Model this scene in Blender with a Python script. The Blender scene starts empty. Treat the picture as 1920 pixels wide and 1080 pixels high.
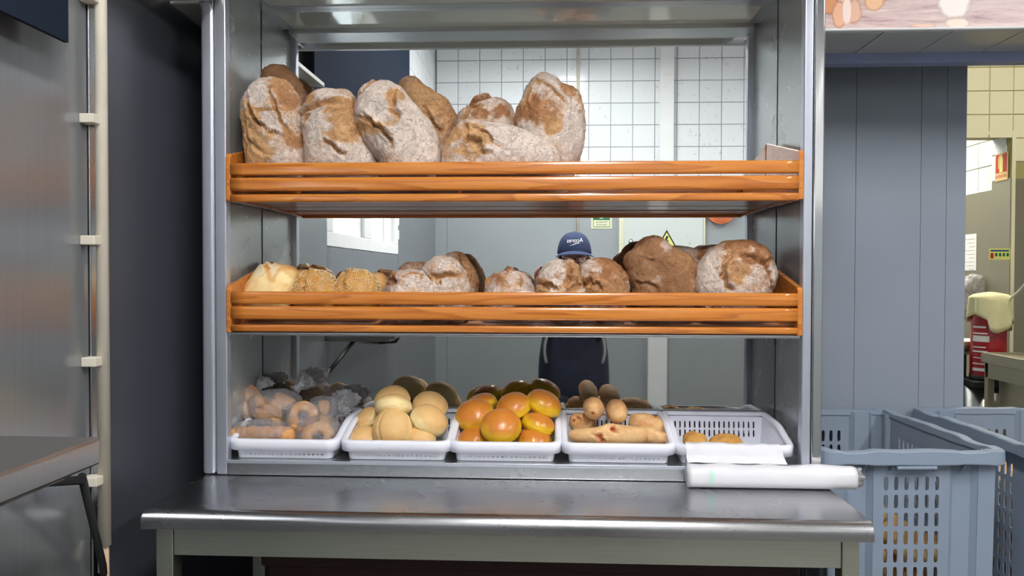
import bpy, bmesh, math, random
import numpy as np
from mathutils import Vector, Matrix

# ------------------------------------------------------------------ camera, world, exposure
S = bpy.context.scene
COL = S.collection
H = 1.42                      # eye height of the camera above the floor; all numbers below are relative to it in z
D = 1.98                      # camera stands 1.98 m in front of the mirror plane (y = 0)
FOC, YAW, PITCH, ROLL = 1464.0, 0.0495, 0.0188, -0.0019

def rotm(yaw, pitch, roll):
    cy, sy = math.cos(yaw), math.sin(yaw); cp, sp = math.cos(pitch), math.sin(pitch); cr, sr = math.cos(roll), math.sin(roll)
    return (np.array([[cy, -sy, 0], [sy, cy, 0], [0, 0, 1]]) @ np.array([[1, 0, 0], [0, cp, sp], [0, -sp, cp]])
            @ np.array([[cr, 0, sr], [0, 1, 0], [-sr, 0, cr]]))
RM = rotm(YAW, PITCH, ROLL)
cam = bpy.data.objects.new('camera', bpy.data.cameras.new('camera')); COL.objects.link(cam)
cam.data.sensor_width = 36; cam.data.lens = FOC / 1920 * 36; cam.data.clip_start = 0.01
right, fwd, up = RM[:, 0], RM[:, 1], RM[:, 2]
cam.matrix_world = Matrix(((right[0], up[0], -fwd[0], 0), (right[1], up[1], -fwd[1], -D), (right[2], up[2], -fwd[2], H), (0, 0, 0, 1)))
S.camera = cam
S.view_settings.view_transform = 'Standard'; S.view_settings.look = 'None'
S.view_settings.gamma = 1; S.view_settings.use_curve_mapping = False
S.view_settings.exposure = 0.1
S.cycles.max_bounces = 10; S.cycles.transparent_max_bounces = 16; S.cycles.glossy_bounces = 6
W = bpy.data.worlds.new('world'); S.world = W; W.use_nodes = True
W.node_tree.nodes['Background'].inputs[0].default_value = (0.86, 0.93, 1.0, 1)
W.node_tree.nodes['Background'].inputs[1].default_value = 3.0
TUBE = 54.0      # strength of the shop's fluorescent lamps
KTUBE = 66.0      # strength of the kitchen lamps

def at(x, y, Y=None, X=None, z=None):
    v = RM @ np.array([(x - 960) / FOC, 1, -(y - 540) / FOC])
    if Y is not None: t = (Y + D) / v[1]
    elif X is not None: t = X / v[0]
    else: t = z / v[2]
    return np.array([t * v[0], -D + t * v[1], t * v[2]])

# ------------------------------------------------------------------ materials
def nd(nt, typ, **kw):
    n = nt.nodes.new(typ)
    for k, v in kw.items():
        if k.startswith('i_'):
            n.inputs[int(k[2:]) if k[2:].isdigit() else k[2:].replace('_', ' ')].default_value = v
        else: setattr(n, k, v)
    return n
def newmat(name):
    m = bpy.data.materials.new(name); m.use_nodes = True
    return m, m.node_tree, m.node_tree.nodes['Principled BSDF']
def c4(c): return (c[0], c[1], c[2], 1)
def srgb(r, g, b):
    f = lambda v: (v / 255 / 12.92) if v / 255 < .04045 else ((v / 255 + .055) / 1.055) ** 2.4
    return (f(r), f(g), f(b))
def coords(nt, scale=(1, 1, 1), kind='Object'):
    tc = nd(nt, 'ShaderNodeTexCoord'); mp = nd(nt, 'ShaderNodeMapping'); mp.inputs['Scale'].default_value = scale
    nt.links.new(tc.outputs[kind], mp.inputs[0]); return mp.outputs[0]
def noise(nt, vec, scale, detail=3, rough=.55):
    n = nd(nt, 'ShaderNodeTexNoise'); n.inputs['Scale'].default_value = scale; n.inputs['Detail'].default_value = detail
    n.inputs['Roughness'].default_value = rough; nt.links.new(vec, n.inputs['Vector']); return n.outputs['Fac']
def ramp(nt, fac, stops):
    r = nd(nt, 'ShaderNodeValToRGB'); e = r.color_ramp.elements
    while len(e) < len(stops): e.new(.5)
    for i, (p, c) in enumerate(stops):
        e[i].position = p; e[i].color = c4(c) if hasattr(c, '__len__') else (c, c, c, 1)
    nt.links.new(fac, r.inputs[0]); return r.outputs[0]
def mixc(nt, fac, a, b, mode='MIX'):
    m = nd(nt, 'ShaderNodeMix', data_type='RGBA', blend_type=mode)
    for sock, v in ((m.inputs[0], fac), (m.inputs[6], a), (m.inputs[7], b)):
        if isinstance(v, bpy.types.NodeSocket): nt.links.new(v, sock)
        else: sock.default_value = c4(v) if hasattr(v, '__len__') else v
    return m.outputs[2]
def mth(nt, op, a, b=0.0, clamp=False):
    m = nd(nt, 'ShaderNodeMath', operation=op, use_clamp=clamp)
    for s, v in ((m.inputs[0], a), (m.inputs[1], b)):
        if isinstance(v, bpy.types.NodeSocket): nt.links.new(v, s)
        else: s.default_value = v
    return m.outputs[0]
def bump(nt, bs, height, strength, dist=.002):
    b = nd(nt, 'ShaderNodeBump'); b.inputs['Strength'].default_value = strength; b.inputs['Distance'].default_value = dist
    nt.links.new(height, b.inputs['Height']); nt.links.new(b.outputs[0], bs.inputs['Normal'])

def plain(name, col, rough=.5, metal=0, coat=0, var=.06, vs=8, bmp=0, bs_=60, trans=0, spec=.5):
    m, nt, b = newmat(name)
    v = coords(nt)
    n = noise(nt, v, vs, 4)
    lo = tuple(x * (1 - var) for x in col); hi = tuple(min(1, x * (1 + var)) for x in col)
    nt.links.new(ramp(nt, n, [(.3, lo), (.7, hi)]), b.inputs['Base Color'])
    b.inputs['Roughness'].default_value = rough; b.inputs['Metallic'].default_value = metal
    b.inputs['Coat Weight'].default_value = coat; b.inputs['Specular IOR Level'].default_value = spec
    if bmp: bump(nt, b, noise(nt, v, bs_, 3), bmp)
    return m
def brushed(name, col, rough=.28, stretch=(60, 60, 1.2), rv=.12, smudge=0, metal=1.0, grain=.12):
    m, nt, b = newmat(name)
    v = coords(nt, stretch); n = noise(nt, v, 6, 3)
    w = coords(nt); n2 = noise(nt, w, 5, 5)
    base = ramp(nt, n, [(.3, tuple(x * (1-grain) for x in col)), (.7, tuple(min(1, x * (1+grain)) for x in col))])
    b.inputs['Metallic'].default_value = metal
    rr = mth(nt, 'ADD', mth(nt, 'MULTIPLY', n2, rv), rough - rv / 2)
    if smudge:
        s = ramp(nt, noise(nt, coords(nt), 9, 9, .75), [(.60, 0.0), (.72, 1.0)])
        s2 = mth(nt, 'MULTIPLY', s, smudge)
        base = mixc(nt, s2, base, srgb(190, 190, 190)); rr = mth(nt, 'ADD', rr, mth(nt, 'MULTIPLY', s2, .5))
        nt.links.new(mth(nt, 'SUBTRACT', metal, s2, True), b.inputs['Metallic'])
    nt.links.new(base, b.inputs['Base Color']); nt.links.new(rr, b.inputs['Roughness'])
    return m
def mirror_mat(name, col, rough, smudge):
    m, nt, b = newmat(name); b.inputs['Metallic'].default_value = 1; b.inputs['Roughness'].default_value = rough
    b.inputs['Base Color'].default_value = c4(col)
    v = coords(nt)
    big = ramp(nt, noise(nt, v, 2.6, 2), [(.47, 0.0), (.66, 1.0)])
    streak = ramp(nt, noise(nt, coords(nt, (1, 1, .6)), 26, 8, .8), [(.60, 0.0), (.74, 1.0)])
    f = mth(nt, 'MULTIPLY', mth(nt, 'MULTIPLY', big, streak), smudge)
    d = nd(nt, 'ShaderNodeBsdfDiffuse'); d.inputs[0].default_value = c4(srgb(225, 222, 218))
    mx = nd(nt, 'ShaderNodeMixShader'); nt.links.new(f, mx.inputs[0]); nt.links.new(b.outputs[0], mx.inputs[1]); nt.links.new(d.outputs[0], mx.inputs[2])
    nt.links.new(mx.outputs[0], nt.nodes['Material Output'].inputs[0]); return m
def pine(name, off=0.0, a=(204, 123, 47), b_=(216, 140, 62), dark=(168, 92, 34), rough=.2):
    m, nt, b = newmat(name)
    tc = nd(nt, 'ShaderNodeTexCoord'); mp = nd(nt, 'ShaderNodeMapping')
    mp.inputs['Scale'].default_value = (1.6, 16, 26); mp.inputs['Location'].default_value = (off, off * 2.1, off * .7)
    nt.links.new(tc.outputs['Object'], mp.inputs[0])
    n1 = noise(nt, mp.outputs[0], .8, 2)
    rings = mth(nt, 'FRACT', mth(nt, 'MULTIPLY', n1, 9.0))
    g = ramp(nt, rings, [(0, srgb(*b_)), (.62, srgb(*a)), (.9, srgb(*dark)), (1.0, srgb(*b_))])
    fine = noise(nt, coords(nt, (2.5, 140, 260)), 1.5, 3)
    g2 = mixc(nt, ramp(nt, fine, [(.35, .75), (.6, .15)]), g, tuple(x * .86 for x in srgb(*a)))
    nt.links.new(g2, b.inputs['Base Color']); b.inputs['Roughness'].default_value = rough
    b.inputs['Coat Weight'].default_value = .5; b.inputs['Coat Roughness'].default_value = .12
    return m
def crust_mat(name, gold, brown, flour, rough=.75, fine=1.0, crack=.5, mott=.5, fm=1.3):
    m, nt, b = newmat(name)
    at_ = nd(nt, 'ShaderNodeAttribute', attribute_name='tint'); sp = nd(nt, 'ShaderNodeSeparateColor')
    nt.links.new(at_.outputs['Color'], sp.inputs[0])
    v = coords(nt); n1 = noise(nt, v, 45, 6, .65); n2 = noise(nt, v, 220, 4, .6); n3 = noise(nt, v, 18, 5, .6)
    f = mth(nt, 'ADD', sp.outputs[0], mth(nt, 'MULTIPLY', mth(nt, 'SUBTRACT', n1, .5), fm))
    f = mth(nt, 'ADD', f, mth(nt, 'MULTIPLY', mth(nt, 'SUBTRACT', n2, .5), .7))
    f = ramp(nt, f, [(.25, 0.0), (.80, 1.0)])
    n4 = noise(nt, v, 95, 5, .7)
    g = mth(nt, 'ADD', sp.outputs[1], mth(nt, 'MULTIPLY', mth(nt, 'SUBTRACT', n3, .5), mott))
    g = mth(nt, 'ADD', g, mth(nt, 'MULTIPLY', mth(nt, 'SUBTRACT', n4, .5), mott * 1.6), True)
    c = mixc(nt, g, gold, brown)
    c = mixc(nt, sp.outputs[2], c, srgb(165, 70, 25))
    fl = mixc(nt, ramp(nt, n3, [(.35, 0.0), (.7, 1.0)]), flour, tuple(x * .80 for x in flour))
    c1 = noise(nt, v, 26, 5, .62); c2 = noise(nt, v, 58, 3, .6)
    def contour(n, w): return ramp(nt, mth(nt, 'ABSOLUTE', mth(nt, 'SUBTRACT', n, .5)), [(0.0, 1.0), (w, 0.0)])
    lines = mth(nt, 'MULTIPLY', mth(nt, 'MAXIMUM', contour(c1, .012), mth(nt, 'MULTIPLY', contour(c2, .016), .8)), crack * 3, True)
    pore = ramp(nt, n4, [(.27, 1.0), (.33, 0.0)])
    c = mixc(nt, mth(nt, 'MULTIPLY', f, .94), c, fl)
    c = mixc(nt, mth(nt, 'MULTIPLY', pore, mott * .9, True), c, tuple(x * .35 for x in brown))
    c = mixc(nt, mth(nt, 'MULTIPLY', lines, .40), c, tuple(x * .60 for x in gold))
    nt.links.new(c, b.inputs['Base Color'])
    b.inputs['Roughness'].default_value = rough; b.inputs['Specular IOR Level'].default_value = .35
    h = mth(nt, 'ADD', mth(nt, 'MULTIPLY', n2, .5), mth(nt, 'MULTIPLY', n1, 1.2)); h = mth(nt, 'SUBTRACT', h, mth(nt, 'MULTIPLY', lines, .8))
    h = mth(nt, 'ADD', h, mth(nt, 'MULTIPLY', n4, 1.0))
    bump(nt, b, h, .62 * fine, .0055)
    if fine < .2: b.inputs['Coat Weight'].default_value = .35; b.inputs['Coat Roughness'].default_value = .22
    return m
def film_mat(name, white=.10, gloss=.30):
    m, nt, b = newmat(name); nt.nodes.remove(b)
    out = nt.nodes['Material Output']
    v = coords(nt); n = noise(nt, v, 22, 6, .7); r = mth(nt, 'ABSOLUTE', mth(nt, 'SUBTRACT', n, .5))
    bp = nd(nt, 'ShaderNodeBump'); bp.inputs['Strength'].default_value = 1.0; bp.inputs['Distance'].default_value = .022; nt.links.new(r, bp.inputs['Height'])
    t = nd(nt, 'ShaderNodeBsdfTransparent'); t.inputs[0].default_value = (.985, .985, .99, 1)
    g = nd(nt, 'ShaderNodeBsdfGlossy'); g.inputs['Roughness'].default_value = .09; g.inputs[0].default_value = (1, 1, 1, 1); nt.links.new(bp.outputs[0], g.inputs['Normal'])
    d = nd(nt, 'ShaderNodeBsdfDiffuse'); d.inputs[0].default_value = c4(srgb(225, 225, 232)); nt.links.new(bp.outputs[0], d.inputs['Normal'])
    fr = nd(nt, 'ShaderNodeFresnel'); fr.inputs[0].default_value = 1.5; nt.links.new(bp.outputs[0], fr.inputs['Normal'])
    m1 = nd(nt, 'ShaderNodeMixShader'); nt.links.new(ramp(nt, n, [(.36, white * .6), (.70, min(1, white * 2.6))]), m1.inputs[0]); nt.links.new(t.outputs[0], m1.inputs[1]); nt.links.new(d.outputs[0], m1.inputs[2])
    m2 = nd(nt, 'ShaderNodeMixShader'); nt.links.new(mth(nt, 'MULTIPLY', fr.outputs[0], gloss * 3.0, True), m2.inputs[0]); nt.links.new(m1.outputs[0], m2.inputs[1]); nt.links.new(g.outputs[0], m2.inputs[2])
    nt.links.new(m2.outputs[0], out.inputs[0]); return m
def emit(name, col, s):
    m, nt, b = newmat(name); b.inputs['Base Color'].default_value = c4(col)
    b.inputs['Emission Color'].default_value = c4(col); b.inputs['Emission Strength'].default_value = s; return m
def tile_mat(name, col, dirt=.0, rough=.14):
    m, nt, b = newmat(name)
    g = nd(nt, 'ShaderNodeNewGeometry'); n = nd(nt, 'ShaderNodeTexNoise'); n.inputs['Scale'].default_value = 2.2; n.inputs['Detail'].default_value = 2
    nt.links.new(g.outputs['Position'], n.inputs['Vector'])
    c = ramp(nt, n.outputs['Fac'], [(.3, tuple(x * .95 for x in col)), (.7, col)])
    if dirt:
        n2 = nd(nt, 'ShaderNodeTexNoise'); n2.inputs['Scale'].default_value = 34; n2.inputs['Detail'].default_value = 8; n2.inputs['Roughness'].default_value = .75
        nt.links.new(g.outputs['Position'], n2.inputs['Vector'])
        a = ramp(nt, n2.outputs['Fac'], [(.60, 0.0), (.68, 1.0)])
        b3 = nd(nt, 'ShaderNodeTexNoise'); b3.inputs['Scale'].default_value = 1.7; nt.links.new(g.outputs['Position'], b3.inputs['Vector'])
        a = mth(nt, 'MULTIPLY', mth(nt, 'MULTIPLY', a, ramp(nt, b3.outputs['Fac'], [(.47, 0.0), (.57, 1.0)])), dirt)
        c = mixc(nt, a, c, srgb(85, 90, 95))
    nt.links.new(c, b.inputs['Base Color']); b.inputs['Roughness'].default_value = rough
    return m

M = {
 'steel': brushed('brushed_steel', srgb(196, 199, 200), .30, (1.0, 60, 60), .12, 0, 1.0, .04),
 'steel_v': brushed('brushed_steel_upright', srgb(200, 203, 207), .26, (60, 60, 1.0), .1, 0, 1.0, .04),
 'steel_side': brushed('case_side_steel', srgb(192, 197, 198), .25, (50, 50, 1.0), .2, .35, .6, .04),
 'steel_panel': brushed('wall_steel_panel', srgb(148, 152, 157), .20, (60, 60, 1.0), .06, .0, .6, .04),
 'steel_dull': brushed('dull_steel', srgb(196, 200, 188), .38, (1.0, 60, 60), .1, 0, 1.0, .05),
 'steel_warm': brushed('kitchen_steel', srgb(176, 170, 150), .42, (60, 60, 1.0), .1, 0, .8, .03),
 'alu': brushed('aluminium_profile', srgb(205, 210, 222), .33, (60, 60, 1.0), .06, 0, .75, .04),
 'polish': brushed('polished_steel', srgb(228, 228, 228), .10, (60, 60, 1.0), .03, 0, 1.0, .03),
 'mirror': mirror_mat('mirror_glass', (.86, .89, .89), .0, .55),
 'mirror2': mirror_mat('polished_back_panel', (.50, .51, .50), .02, .06),
 'soffit': brushed('glossy_soffit', srgb(226, 234, 224), .07, (1, 20, 20), .03, 0, .2, .03),
 'dark': plain('anthracite_panel', srgb(66, 70, 78), .34, 0, 0, .05, 3),
 'greyp': plain('grey_wall_panel', srgb(140, 149, 162), .42, 0, 0, .04, 2),
 'greypr': plain('rear_grey_panel', srgb(158, 165, 168), .35, 0, 0, .04, 2),
 'blueb': plain('blue_beam', srgb(140, 150, 188), .4),
 'tile_w': tile_mat('white_tile', srgb(232, 236, 239), .75),
 'grout_w': plain('grey_grout', srgb(140, 144, 148), .9),
 'tile_y': tile_mat('cream_tile', srgb(238, 233, 204), 0),
 'grout_y': plain('olive_grout', srgb(165, 155, 105), .9),
 'white': plain('white_plastic', srgb(230, 232, 242), .32, 0, .1, .01),
 'whitep': plain('white_paint', srgb(232, 234, 234), .4, 0, 0, .03, 6),
 'cream': plain('cream_plastic', srgb(215, 208, 192), .45, 0, 0, .05, 14),
 'crate': plain('blue_grey_plastic', srgb(132, 146, 164), .42, 0, 0, .03, 5, .05, 150),
 'soffitpanel': brushed('soffit_panel', srgb(215, 216, 208), .30, (20, 20, 20), .04, 0, .45, .02),
 'navy': plain('navy_cloth', srgb(38, 50, 84), .85, 0, 0, .15, 30, .2, 400),
 'navyj': plain('navy_jacket', srgb(50, 57, 76), .8, 0, 0, .12, 20, .2, 300),
 'blind': plain('dark_blue_blind', srgb(30, 38, 52), .95, spec=.1),
 'black': plain('black_rubber', srgb(22, 24, 26), .5),
 'jeans': plain('dark_trousers', srgb(30, 34, 44), .85),
 'skin': plain('skin', srgb(205, 150, 130), .55, 0, 0, .05, 30),
 'lens': plain('spectacle_lens', srgb(90, 80, 85), .05, 0, 1.0),
 'red': plain('red_enamel', srgb(170, 22, 34), .25, 0, .4),
 'signred': plain('sign_red', srgb(190, 42, 30), .5), 'signgreen': plain('sign_green', srgb(10, 110, 72), .5),
 'signcream': plain('sign_cream', srgb(232, 236, 200), .5), 'signyellow': plain('sign_yellow', srgb(226, 224, 130), .5),
 'signblue': plain('sign_blue', srgb(20, 84, 130), .5), 'signblack': plain('sign_black', srgb(20, 24, 20), .6),
 'paper': plain('paper', srgb(240, 240, 240), .8, 0, 0, .02),
 'cloth': plain('pale_yellow_cloth', srgb(232, 226, 180), .9, 0, 0, .06, 12, .3, 80),
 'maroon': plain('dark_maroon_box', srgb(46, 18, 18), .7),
 'copper': plain('orange_hose', srgb(220, 120, 70), .35, 0, .3),
 'floor': plain('floor_tile_grey', srgb(120, 116, 110), .35, 0, 0, .1, 3),
 'ceil': plain('ceiling_paint', srgb(178, 180, 180), .9, 0, 0, .02),
 'tube': emit('fluorescent_diffuser', (1.0, .985, .97), TUBE),
 'ktube': emit('kitchen_diffuser', (1.0, .93, .76), KTUBE),
 'ktube2': emit('passage_diffuser', (1.0, .95, .82), 130.0),
 'film': film_mat('clear_bag_film', .15, .22), 'film2': film_mat('milky_bag_film', .30, .3),
 'roll': plain('white_bag_roll', srgb(222, 222, 228), .22, 0, .3, .01), 'mint': plain('mint_print', srgb(190, 226, 214), .3),
 'seed': plain('sesame_seed', srgb(246, 232, 196), .5),
 'glass': None,
 'loaf': crust_mat('floury_crust', srgb(208, 162, 114), srgb(158, 106, 70), srgb(230, 214, 203), .8, 1.2, .28, .65),
 'dloaf': crust_mat('dark_crust', srgb(184, 138, 96), srgb(134, 92, 62), srgb(200, 178, 160), .75, 1.0, .3),
 'roll_b': crust_mat('pale_bun_crust', srgb(242, 220, 162), srgb(216, 164, 100), srgb(240, 225, 190), .5, .22, .0, .25, .3),
  'sesame_b': crust_mat('sesame_roll_crust', srgb(226, 178, 98), srgb(186, 132, 62), srgb(240, 225, 190), .45, .3, .0, .3, .1),
 'yellow_b': crust_mat('yellow_bun_crust', srgb(230, 188, 34), srgb(200, 122, 46), srgb(240, 225, 190), .33, .15, .0, .25, .1),
 'bag_b': crust_mat('ring_roll_crust', srgb(240, 196, 136), srgb(204, 142, 82), srgb(235, 220, 190), .5, .3, .0, .4, .3),
 'bag_c': crust_mat('baguette_crust', srgb(232, 194, 140), srgb(196, 134, 80), srgb(238, 220, 190), .6, .5, .15, .4, .5),
 'pastry': crust_mat('flaky_crust', srgb(214, 164, 84), srgb(160, 104, 44), srgb(230, 210, 170), .5, .8, .2, .5, .3),
}
def glass():
    m, nt, b = newmat('window_glass'); nt.nodes.remove(b)
    t = nd(nt, 'ShaderNodeBsdfTransparent'); g = nd(nt, 'ShaderNodeBsdfGlossy'); g.inputs['Roughness'].default_value = .02
    mx = nd(nt, 'ShaderNodeMixShader'); mx.inputs[0].default_value = .06
    nt.links.new(t.outputs[0], mx.inputs[1]); nt.links.new(g.outputs[0], mx.inputs[2]); nt.links.new(mx.outputs[0], nt.nodes['Material Output'].inputs[0]); return m
M['glass'] = glass()
PINES = [pine('varnished_pine_%s' % k, o) for k, o in (('one', .0), ('two', 3.3), ('three', 7.9), ('four', 12.4), ('five', 17.7), ('six', 23.1))]
PINE_DULL = pine('worn_pine', 5.5, (196, 142, 108), (210, 158, 122), (160, 108, 76), .45)

# ------------------------------------------------------------------ mesh building helpers
ORI = {}
REAR = 1.0
class MB:
    def __init__(s): s.v = []; s.f = []; s.mi = []; s.cur = 0
    def add(s, vs, fs):
        k = len(s.v); s.v += [tuple(map(float, p)) for p in vs]; s.f += [tuple(i + k for i in f) for f in fs]; s.mi += [s.cur] * len(fs); return s
    def box(s, x0, x1, y0, y1, z0, z1):
        vs = [(x, y, z) for z in (z0, z1) for y in (y0, y1) for x in (x0, x1)]
        return s.add(vs, [(0, 2, 3, 1), (4, 5, 7, 6), (0, 1, 5, 4), (2, 6, 7, 3), (0, 4, 6, 2), (1, 3, 7, 5)])
    def prism(s, poly, f0, f1):      # poly: list of 2D, f0/f1 map 2D -> 3D for both ends
        n = len(poly); vs = [f0(*p) for p in poly] + [f1(*p) for p in poly]
        return s.add(vs, [tuple(range(n))[::-1], tuple(range(n, 2 * n))] + [(i, (i + 1) % n, n + (i + 1) % n, n + i) for i in range(n)])
    def loft(s, rings, closed=True, caps=True):
        n = len(rings[0]); vs = [p for r in rings for p in r]; fs = []
        for k in range(len(rings) - 1):
            for i in range(n if closed else n - 1):
                j = (i + 1) % n; fs.append((k * n + i, k * n + j, (k + 1) * n + j, (k + 1) * n + i))
        if caps: fs += [tuple(range(n))[::-1], tuple(range((len(rings) - 1) * n, len(rings) * n))]
        return s.add(vs, fs)
    def tube(s, path, r, n=10):
        path = [Vector(p) for p in path]; rings = []; rr = r if hasattr(r, '__len__') else [r] * len(path)
        for i, p in enumerate(path):
            t = (path[min(i + 1, len(path) - 1)] - path[max(i - 1, 0)]).normalized()
            a = t.cross(Vector((0, 0, 1)) if abs(t.z) < .9 else Vector((0, 1, 0))).normalized(); b = t.cross(a)
            rings.append([p + (a * math.cos(q * 2 * math.pi / n) + b * math.sin(q * 2 * math.pi / n)) * rr[i] for q in range(n)])
        return s.loft(rings)
    def lathe(s, c, prof, n=32):     # prof: (r, z)
        rings = [[(c[0] + r * math.cos(q * 2 * math.pi / n), c[1] + r * math.sin(q * 2 * math.pi / n), c[2] + z) for q in range(n)] for r, z in prof]
        return s.loft(rings)
    def solidg(s, P, s0, s1, t0, t1, ns=1, nt=1):
        vs = [P(s0 + (s1 - s0) * i / ns, t0 + (t1 - t0) * j / nt) for j in range(nt + 1) for i in range(ns + 1)]
        return s.add(vs, [(j * (ns + 1) + i, j * (ns + 1) + i + 1, (j + 1) * (ns + 1) + i + 1, (j + 1) * (ns + 1) + i) for j in range(nt) for i in range(ns)])
    def perf(s, P, s0, s1, t0, t1, ns, nt, sw, sh):     # grid of cells with a rounded slot in each
        cw = (s1 - s0) / ns; ch = (t1 - t0) / nt; angs = []
        for k in range(16): angs.append(k * math.pi / 8 + .001)
        for i in range(ns):
            for j in range(nt):
                cx = s0 + cw * (i + .5); cy = t0 + ch * (j + .5); out = []; inn = []
                for a in angs:
                    c_, s_ = math.cos(a), math.sin(a); m_ = max(abs(c_), abs(s_))
                    out.append(P(cx + c_ / m_ * cw / 2, cy + s_ / m_ * ch / 2))
                    e = .28; q = (abs(c_) ** (1 / e * .5) , abs(s_))
                    inn.append(P(cx + math.copysign(abs(c_) ** .55, c_) * cw * sw / 2, cy + math.copysign(abs(s_) ** .55, s_) * ch * sh / 2))
                # the corners of the cell lie on angles 45, 135 ... which are in the list
                s.add(out + inn, [(k, (k + 1) % 16, 16 + (k + 1) % 16, 16 + k) for k in range(16)])
        return s

def finish(me, mats, smooth=False):
    for m in (mats if isinstance(mats, (list, tuple)) else [mats]): me.materials.append(m)
    if smooth: me.polygons.foreach_set('use_smooth', [True] * len(me.polygons))
    me.update()
def tag(o, label=None, cat=None, group=None, kind=None):
    if label: o['label'] = label
    if cat: o['category'] = cat
    if group: o['group'] = group
    if kind: o['kind'] = kind
    return o
def thing(name, loc, label=None, cat=None, group=None, kind=None):
    o = bpy.data.objects.new(name, None); COL.objects.link(o); o.empty_display_size = .05
    loc = (loc[0] * REAR, loc[1], loc[2] * REAR if loc[2] > -H + .01 else loc[2])
    o.location = (loc[0], loc[1], loc[2] + H); ORI[o.name] = np.array(loc, float); return tag(o, label, cat, group, kind)
def obj(name, mb, mat, parent=None, bevel=0, smooth=False, seg=2, sub=0, solid=0, so=-1, autos=False, attr=None, fixn=True):
    me = bpy.data.meshes.new(name)
    V = np.array(mb.v, float)
    if REAR != 1: V[:, 0] *= REAR; V[:, 2] = np.where(V[:, 2] > FZ + .01, np.minimum(V[:, 2] * REAR, CZ), V[:, 2])
    if parent is None:
        base = np.array([(V[:, 0].min() + V[:, 0].max()) / 2, (V[:, 1].min() + V[:, 1].max()) / 2, V[:, 2].min()])
    else: base = ORI[parent.name]
    me.from_pydata((V - base).tolist(), [], mb.f)
    finish(me, mat, smooth)
    if isinstance(mat, (list, tuple)): me.polygons.foreach_set('material_index', mb.mi)
    if fixn:
        bm = bmesh.new(); bm.from_mesh(me); bmesh.ops.recalc_face_normals(bm, faces=bm.faces); bm.to_mesh(me); bm.free()
    if attr is not None:
        a = me.color_attributes.new('tint', 'FLOAT_COLOR', 'POINT'); a.data.foreach_set('color', np.asarray(attr, np.float32).ravel())
    o = bpy.data.objects.new(name, me); COL.objects.link(o)
    if parent is None: o.location = (base[0], base[1], base[2] + H)
    else: o.parent = parent
    ORI[o.name] = base
    if solid: m = o.modifiers.new('s', 'SOLIDIFY'); m.thickness = solid; m.offset = so
    if bevel: m = o.modifiers.new('b', 'BEVEL'); m.width = bevel; m.segments = seg; m.limit_method = 'ANGLE'; m.harden_normals = False
    if sub: m = o.modifiers.new('u', 'SUBSURF'); m.levels = m.render_levels = sub
    if bevel and not smooth: me.polygons.foreach_set('use_smooth', [True] * len(me.polygons)); wn = o.modifiers.new('w', 'WEIGHTED_NORMAL'); wn.keep_sharp = True
    return o
def bx(name, b, mat, parent=None, bevel=0, **k): return obj(name, MB().box(*b), mat, parent, bevel, **k)
def struct(name, b, mat, bevel=0):
    o = bx(name, b, mat, None, bevel) if not isinstance(b, MB) else obj(name, b, mat, None, bevel)
    return tag(o, kind='structure')
def text_part(txt, size, place, mat, parent, name='lettering', align='CENTER'):
    cu = bpy.data.curves.new('t', 'FONT'); cu.body = txt; cu.size = size; cu.align_x = align; cu.align_y = 'CENTER'; cu.resolution_u = 3
    to = bpy.data.objects.new('t', cu); COL.objects.link(to); bpy.context.view_layer.update()
    me = bpy.data.meshes.new_from_object(to.evaluated_get(bpy.context.evaluated_depsgraph_get()))
    me.name = name
    bpy.data.objects.remove(to)
    b = ORI[parent.name]
    for v in me.vertices:
        p = place(v.co.x, v.co.y); v.co = (p[0] * REAR - b[0], p[1] - b[1], p[2] * REAR - b[2])
    me.materials.clear(); me.materials.append(mat)
    o = bpy.data.objects.new(name, me); COL.objects.link(o); o.parent = parent; ORI[o.name] = b; return o

# ------------------------------------------------------------------ the room
XL = -0.87; XR = 4.4; YR = -3.849; CZ = 1.95; YB = 0.42; FZ = -H
struct('floor', (XL - .1, XR + .1, YR - .1, 7.2, FZ - .05, FZ), M['floor'])
struct('ceiling', (XL - .1, XR + .1, YR - .1, 7.2, CZ, CZ + .05), M['ceil'])
# left wall with the serving window opening (y -2.10 .. -0.80, z .10 .. 1.05)
WY0, WY1, WZ0, WZ1 = -2.41, -1.00, .105, 1.0
mb = MB(); mb.box(XL - .08, XL, YR, WY0, FZ, CZ); mb.box(XL - .08, XL, WY1, YB + .05, FZ, CZ); mb.box(XL - .08, XL, WY0, WY1, FZ, WZ0); mb.box(XL - .08, XL, WY0, WY1, WZ1, CZ)
wl = tag(obj('wall_left', mb, M['dark']), kind='structure')
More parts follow.
